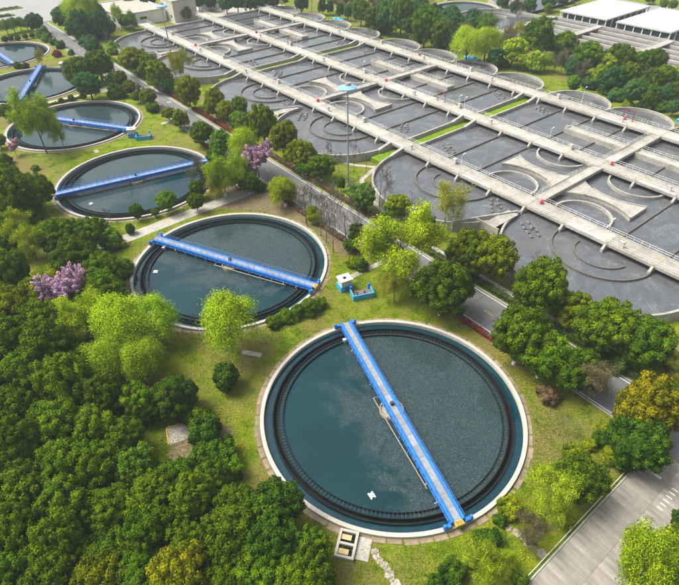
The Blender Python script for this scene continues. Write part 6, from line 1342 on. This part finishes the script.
('dense', 'broadleaf_tree', 117.26, 207.8, 9.94, 1.0, 'green', 'sixth dense green tree from left, behind the rear lobes of the nearest basin', 'tree', 'trees behind the nearest basin', 0),
('dense', 'broadleaf_tree', 110.29, 191.66, 8.08, 1.0, 'green', 'seventh dense green tree from left, behind the rear lobes of the nearest basin', 'tree', 'trees behind the nearest basin', 0),
('bush', 'bush', 107.71, 177.7, 5.28, 1.0, 'fresh', 'second bright green bush from left, behind the rear lobes of the nearest basin', 'bush', 'trees behind the nearest basin', 0),
('dense', 'broadleaf_tree', 117.55, 198.05, 7.86, 1.0, 'green', 'eighth dense green tree from left, behind the rear lobes of the nearest basin', 'tree', 'trees behind the nearest basin', 0),
('dense', 'broadleaf_tree', 110.4, 182.35, 6.57, 1.0, 'teal', 'fourth bluish green tree from left, behind the rear lobes of the nearest basin', 'tree', 'trees behind the nearest basin', 0),
('dense', 'broadleaf_tree', 109.43, 172.62, 4.74, 1.0, 'teal', 'fifth bluish green tree from left, behind the rear lobes of the nearest basin', 'tree', 'trees behind the nearest basin', 0),
('dense', 'broadleaf_tree', 123.2, 200.81, 6.2, 1.0, 'lime', 'third lime green tree from left, behind the rear lobes of the nearest basin', 'tree', 'trees behind the nearest basin', 0),
('dense', 'broadleaf_tree', 114.41, 182.67, 7.39, 1.0, 'green', 'ninth dense green tree from left, behind the rear lobes of the nearest basin', 'tree', 'trees behind the nearest basin', 0),
('dense', 'broadleaf_tree', 121.36, 187.51, 8.36, 1.0, 'green', 'tenth dense green tree from left, behind the rear lobes of the nearest basin', 'tree', 'trees behind the nearest basin', 0),
('dense', 'broadleaf_tree', 90.09, 321.74, 6.41, 1.0, 'teal', 'first bluish green tree from left, by the far white roofs', 'tree', 'far trees at the top right', 0),
('dense', 'broadleaf_tree', 94.34, 312.4, 6.25, 1.0, 'teal', 'second bluish green tree from left, by the far white roofs', 'tree', 'far trees at the top right', 0),
('dense', 'broadleaf_tree', 101.03, 310.14, 7.79, 1.0, 'teal', 'third bluish green tree from left, by the far white roofs', 'tree', 'far trees at the top right', 0),
('dense', 'broadleaf_tree', 113.14, 317.52, 7.42, 1.0, 'teal', 'fourth bluish green tree from left, by the far white roofs', 'tree', 'far trees at the top right', 0),
('dense', 'broadleaf_tree', 111.77, 312.78, 4.71, 1.0, 'fresh', 'first bright green tree from left, by the far white roofs', 'tree', 'far trees at the top right', 0),
('dense', 'broadleaf_tree', 123.17, 325.48, 6.48, 1.0, 'teal', 'fifth bluish green tree from left, by the far white roofs', 'tree', 'far trees at the top right', 0),
('dense', 'broadleaf_tree', 131.99, 329.62, 6.55, 1.0, 'fresh', 'second bright green tree from left, by the far white roofs', 'tree', 'far trees at the top right', 0),
('bare', 'bare_tree', 127.91, 310.57, 5.55, 1.1, 'grey', 'brownish thin tree by the far white roofs', 'tree', 'far trees at the top right', 0),
('dense', 'broadleaf_tree', 173.1, 329.49, 5.46, 1.0, 'teal', 'sixth bluish green tree from left, by the far white roofs', 'tree', 'far trees at the top right', 0),
('dense', 'broadleaf_tree', 174.4, 316.88, 4.76, 1.0, 'fresh', 'third bright green tree from left, by the far white roofs', 'tree', 'far trees at the top right', 0),
('dense', 'broadleaf_tree', 177.94, 314.35, 4.73, 1.0, 'fresh', 'fourth bright green tree from left, by the far white roofs', 'tree', 'far trees at the top right', 0),
]
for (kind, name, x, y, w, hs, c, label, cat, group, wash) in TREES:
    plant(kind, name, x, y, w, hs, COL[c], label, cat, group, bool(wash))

# ---------------------------------------------------------------- clipped hedges: a box of leaf sprays on a twiggy core
def hedge(pts, w, h, c, label, seed):
    rs = np.random.RandomState(seed); L = 0; segs = []
    for a, b in zip(pts[:-1], pts[1:]):
        d = math.hypot(b[0] - a[0], b[1] - a[1]); segs.append((a, b, d)); L += d
    n = int(L * (w + 2 * h) * 55); P = np.zeros((n, 3)); N = np.zeros((n, 3))
    tot = np.array([s[2] for s in segs]); idx = rs.choice(len(segs), n, p=tot / tot.sum())
    o0 = W(pts[0][0], pts[0][1])
    for i in range(len(segs)):
        k = np.where(idx == i)[0]; a, b, d = segs[i]; A = W(a[0], a[1]) - o0; B = W(b[0], b[1]) - o0; D = (B - A).normalized(); S = Vector((-D.y, D.x, 0)); t = rs.rand(len(k))
        f = rs.rand(len(k)) * (w + 2 * h); wob = 1 + .12 * np.sin(t * d * 1.9 + i) + .08 * np.sin(t * d * 4.7)
        y = np.where(f < w, f - w / 2, np.where(f < w + h, -w / 2, w / 2)) * wob; z = np.where(f < w, h, (f - w) % h) * wob
        nn = np.where((f < w)[:, None], np.array([0, 0, 1.]), np.where((f < w + h)[:, None], -np.array(S)[None], np.array(S)[None]))
        P[k] = np.array(A)[None] + t[:, None] * np.array(B - A)[None] + y[:, None] * np.array(S)[None]; P[k, 2] = z; N[k] = nn
    P += rs.normal(size=(n, 3)) * .07; P[:, 2] = np.maximum(P[:, 2], .03); N += .7 * rs.normal(size=(n, 3))
    r = empty('hedge', o0); tag(r, label, 'hedge', 'hedges along the road')
    o = put('foliage', leaf_mesh('foliage', P, N, .13 + .07 * rs.rand(n), .5 + .2 * rs.normal(size=n), .6, seed), None, r); o.color = COL[c] + (1,)
    m = MB(); m.sweep([(W(*p) - o0) for p in pts], w * .72, 0, h * .86); put('core', m.mesh('core'), M['bark'], r)
HED = [([(96, 36.3), (139, 36.3)], 1.1, .8, 'red', 'red leaved hedge on the far kerb of the road, nearer stretch'), ([(142, 36.3), (176, 36.3)], 1.1, .8, 'red', 'red leaved hedge on the far kerb of the road, middle stretch'),
       ([(179, 36.3), (236, 36.3)], 1.1, .7, 'fresh', 'bright green clipped hedge on the far kerb of the road, far stretch'), ([(-1.5, 24.9), (8.5, 24.9)], .9, .7, 'red', 'short red brown hedge between the nearest round tank and the road'),
       ([(96, 24.8), (113, 24.8)], .9, .7, 'red', 'low red hedge on the near kerb beside the third round tank'), ([(-27, 36.2), (40, 36.2)], 1.3, .9, 'deep', 'long dark hedge on the far kerb under the big road trees'),
       ([(44, 36.4), (92, 36.4)], 1.2, .8, 'brown', 'thin brown hedge on the far kerb under the bare trees'), ([(62, 24.6), (74, 24.6)], .9, .8, 'red', 'dark red shrubs on the near kerb by the second round tank'), ([(36, 24.7), (60, 24.5)], 1.2, .7, 'brown', 'thin brown hedge on the near kerb under the bare trees'),
       ([(205, 21.5), (225, 23.5)], 2.2, 1.2, 'red', 'red shrubs in the bed between the fifth tank and the road'), ([(331, -8), (331.5, 24)], 2.6, .9, 'fresh', 'green hedge on the short median at the top left'), ([(349, -78), (349, 32)], 3.0, .8, 'fresh', 'long green hedge on the median at the top left corner'),
       ([(176.5, -30), (176, 12)], .8, .6, 'fresh', 'narrow green hedge along the path between the fourth and fifth tanks')]
for i, (pts, w, h, c, lab) in enumerate(HED): hedge(pts, w, h, c, lab, 300 + i)

# ---------------------------------------------------------------- grass tufts on the near lawns
def tufts():
    rs = np.random.RandomState(77); pts = []
    while sum(len(p) for p in pts) < 70000:
        u = rs.uniform(-30, 110, 40000); v = rs.uniform(-34, 25.5, 40000)
        k = np.round(u / 50.84); d = np.hypot(u - k * 50.84, v); ok = (d > 22.1) & ~((np.abs(u - 76) < 2.2))
        dens = np.clip(1.25 - (u + 30) / 150, .25, 1) * (0.35 + 0.65 * (np.sin(u * .9 + np.sin(v * .7) * 2) * np.sin(v * .8 + 1) > -.2))
        ok &= rs.rand(len(u)) < dens; pts.append(np.stack([u[ok], v[ok]], 1))
    q = np.concatenate(pts)[:70000]; n = len(q)
    x = OX + q[:, 0] * UX + q[:, 1] * VX; y = OY + q[:, 0] * UY + q[:, 1] * VY
    P = np.stack([x, y, .05 + .10 * rs.rand(n)], 1); N = rs.normal(size=(n, 3)); N[:, 2] = np.abs(N[:, 2]) * .6 + 1.3
    patch = .5 + .28 * np.sin(x * .31 + 1) * np.sin(y * .27) + .2 * np.sin(x * .11 + y * .17)
    o = put('grass', leaf_mesh('grass', P, N, .07 + .10 * rs.rand(n), patch + .18 * rs.normal(size=n), .4, 3)); o.color = (.150, .195, .008, 1); tag(o, 'short yellow green grass on the lawns around the tanks', 'grass', kind='stuff')
tufts()

# ---------------------------------------------------------------- air
HZ = 0.0002
m, nt, b = nodes_of('haze')
nt.nodes.remove(b); pv = nt.nodes.new('ShaderNodeVolumePrincipled'); pv.inputs['Density'].default_value = HZ; pv.inputs['Color'].default_value = (.80, .90, .97, 1); pv.inputs['Anisotropy'].default_value = 0.0
nt.links.new(pv.outputs[0], nt.nodes['Material Output'].inputs['Volume'])
hz = MB().box(-900, 900, -300, 1300, -5, 72.5).build('haze', m); tag(hz, kind='stuff')
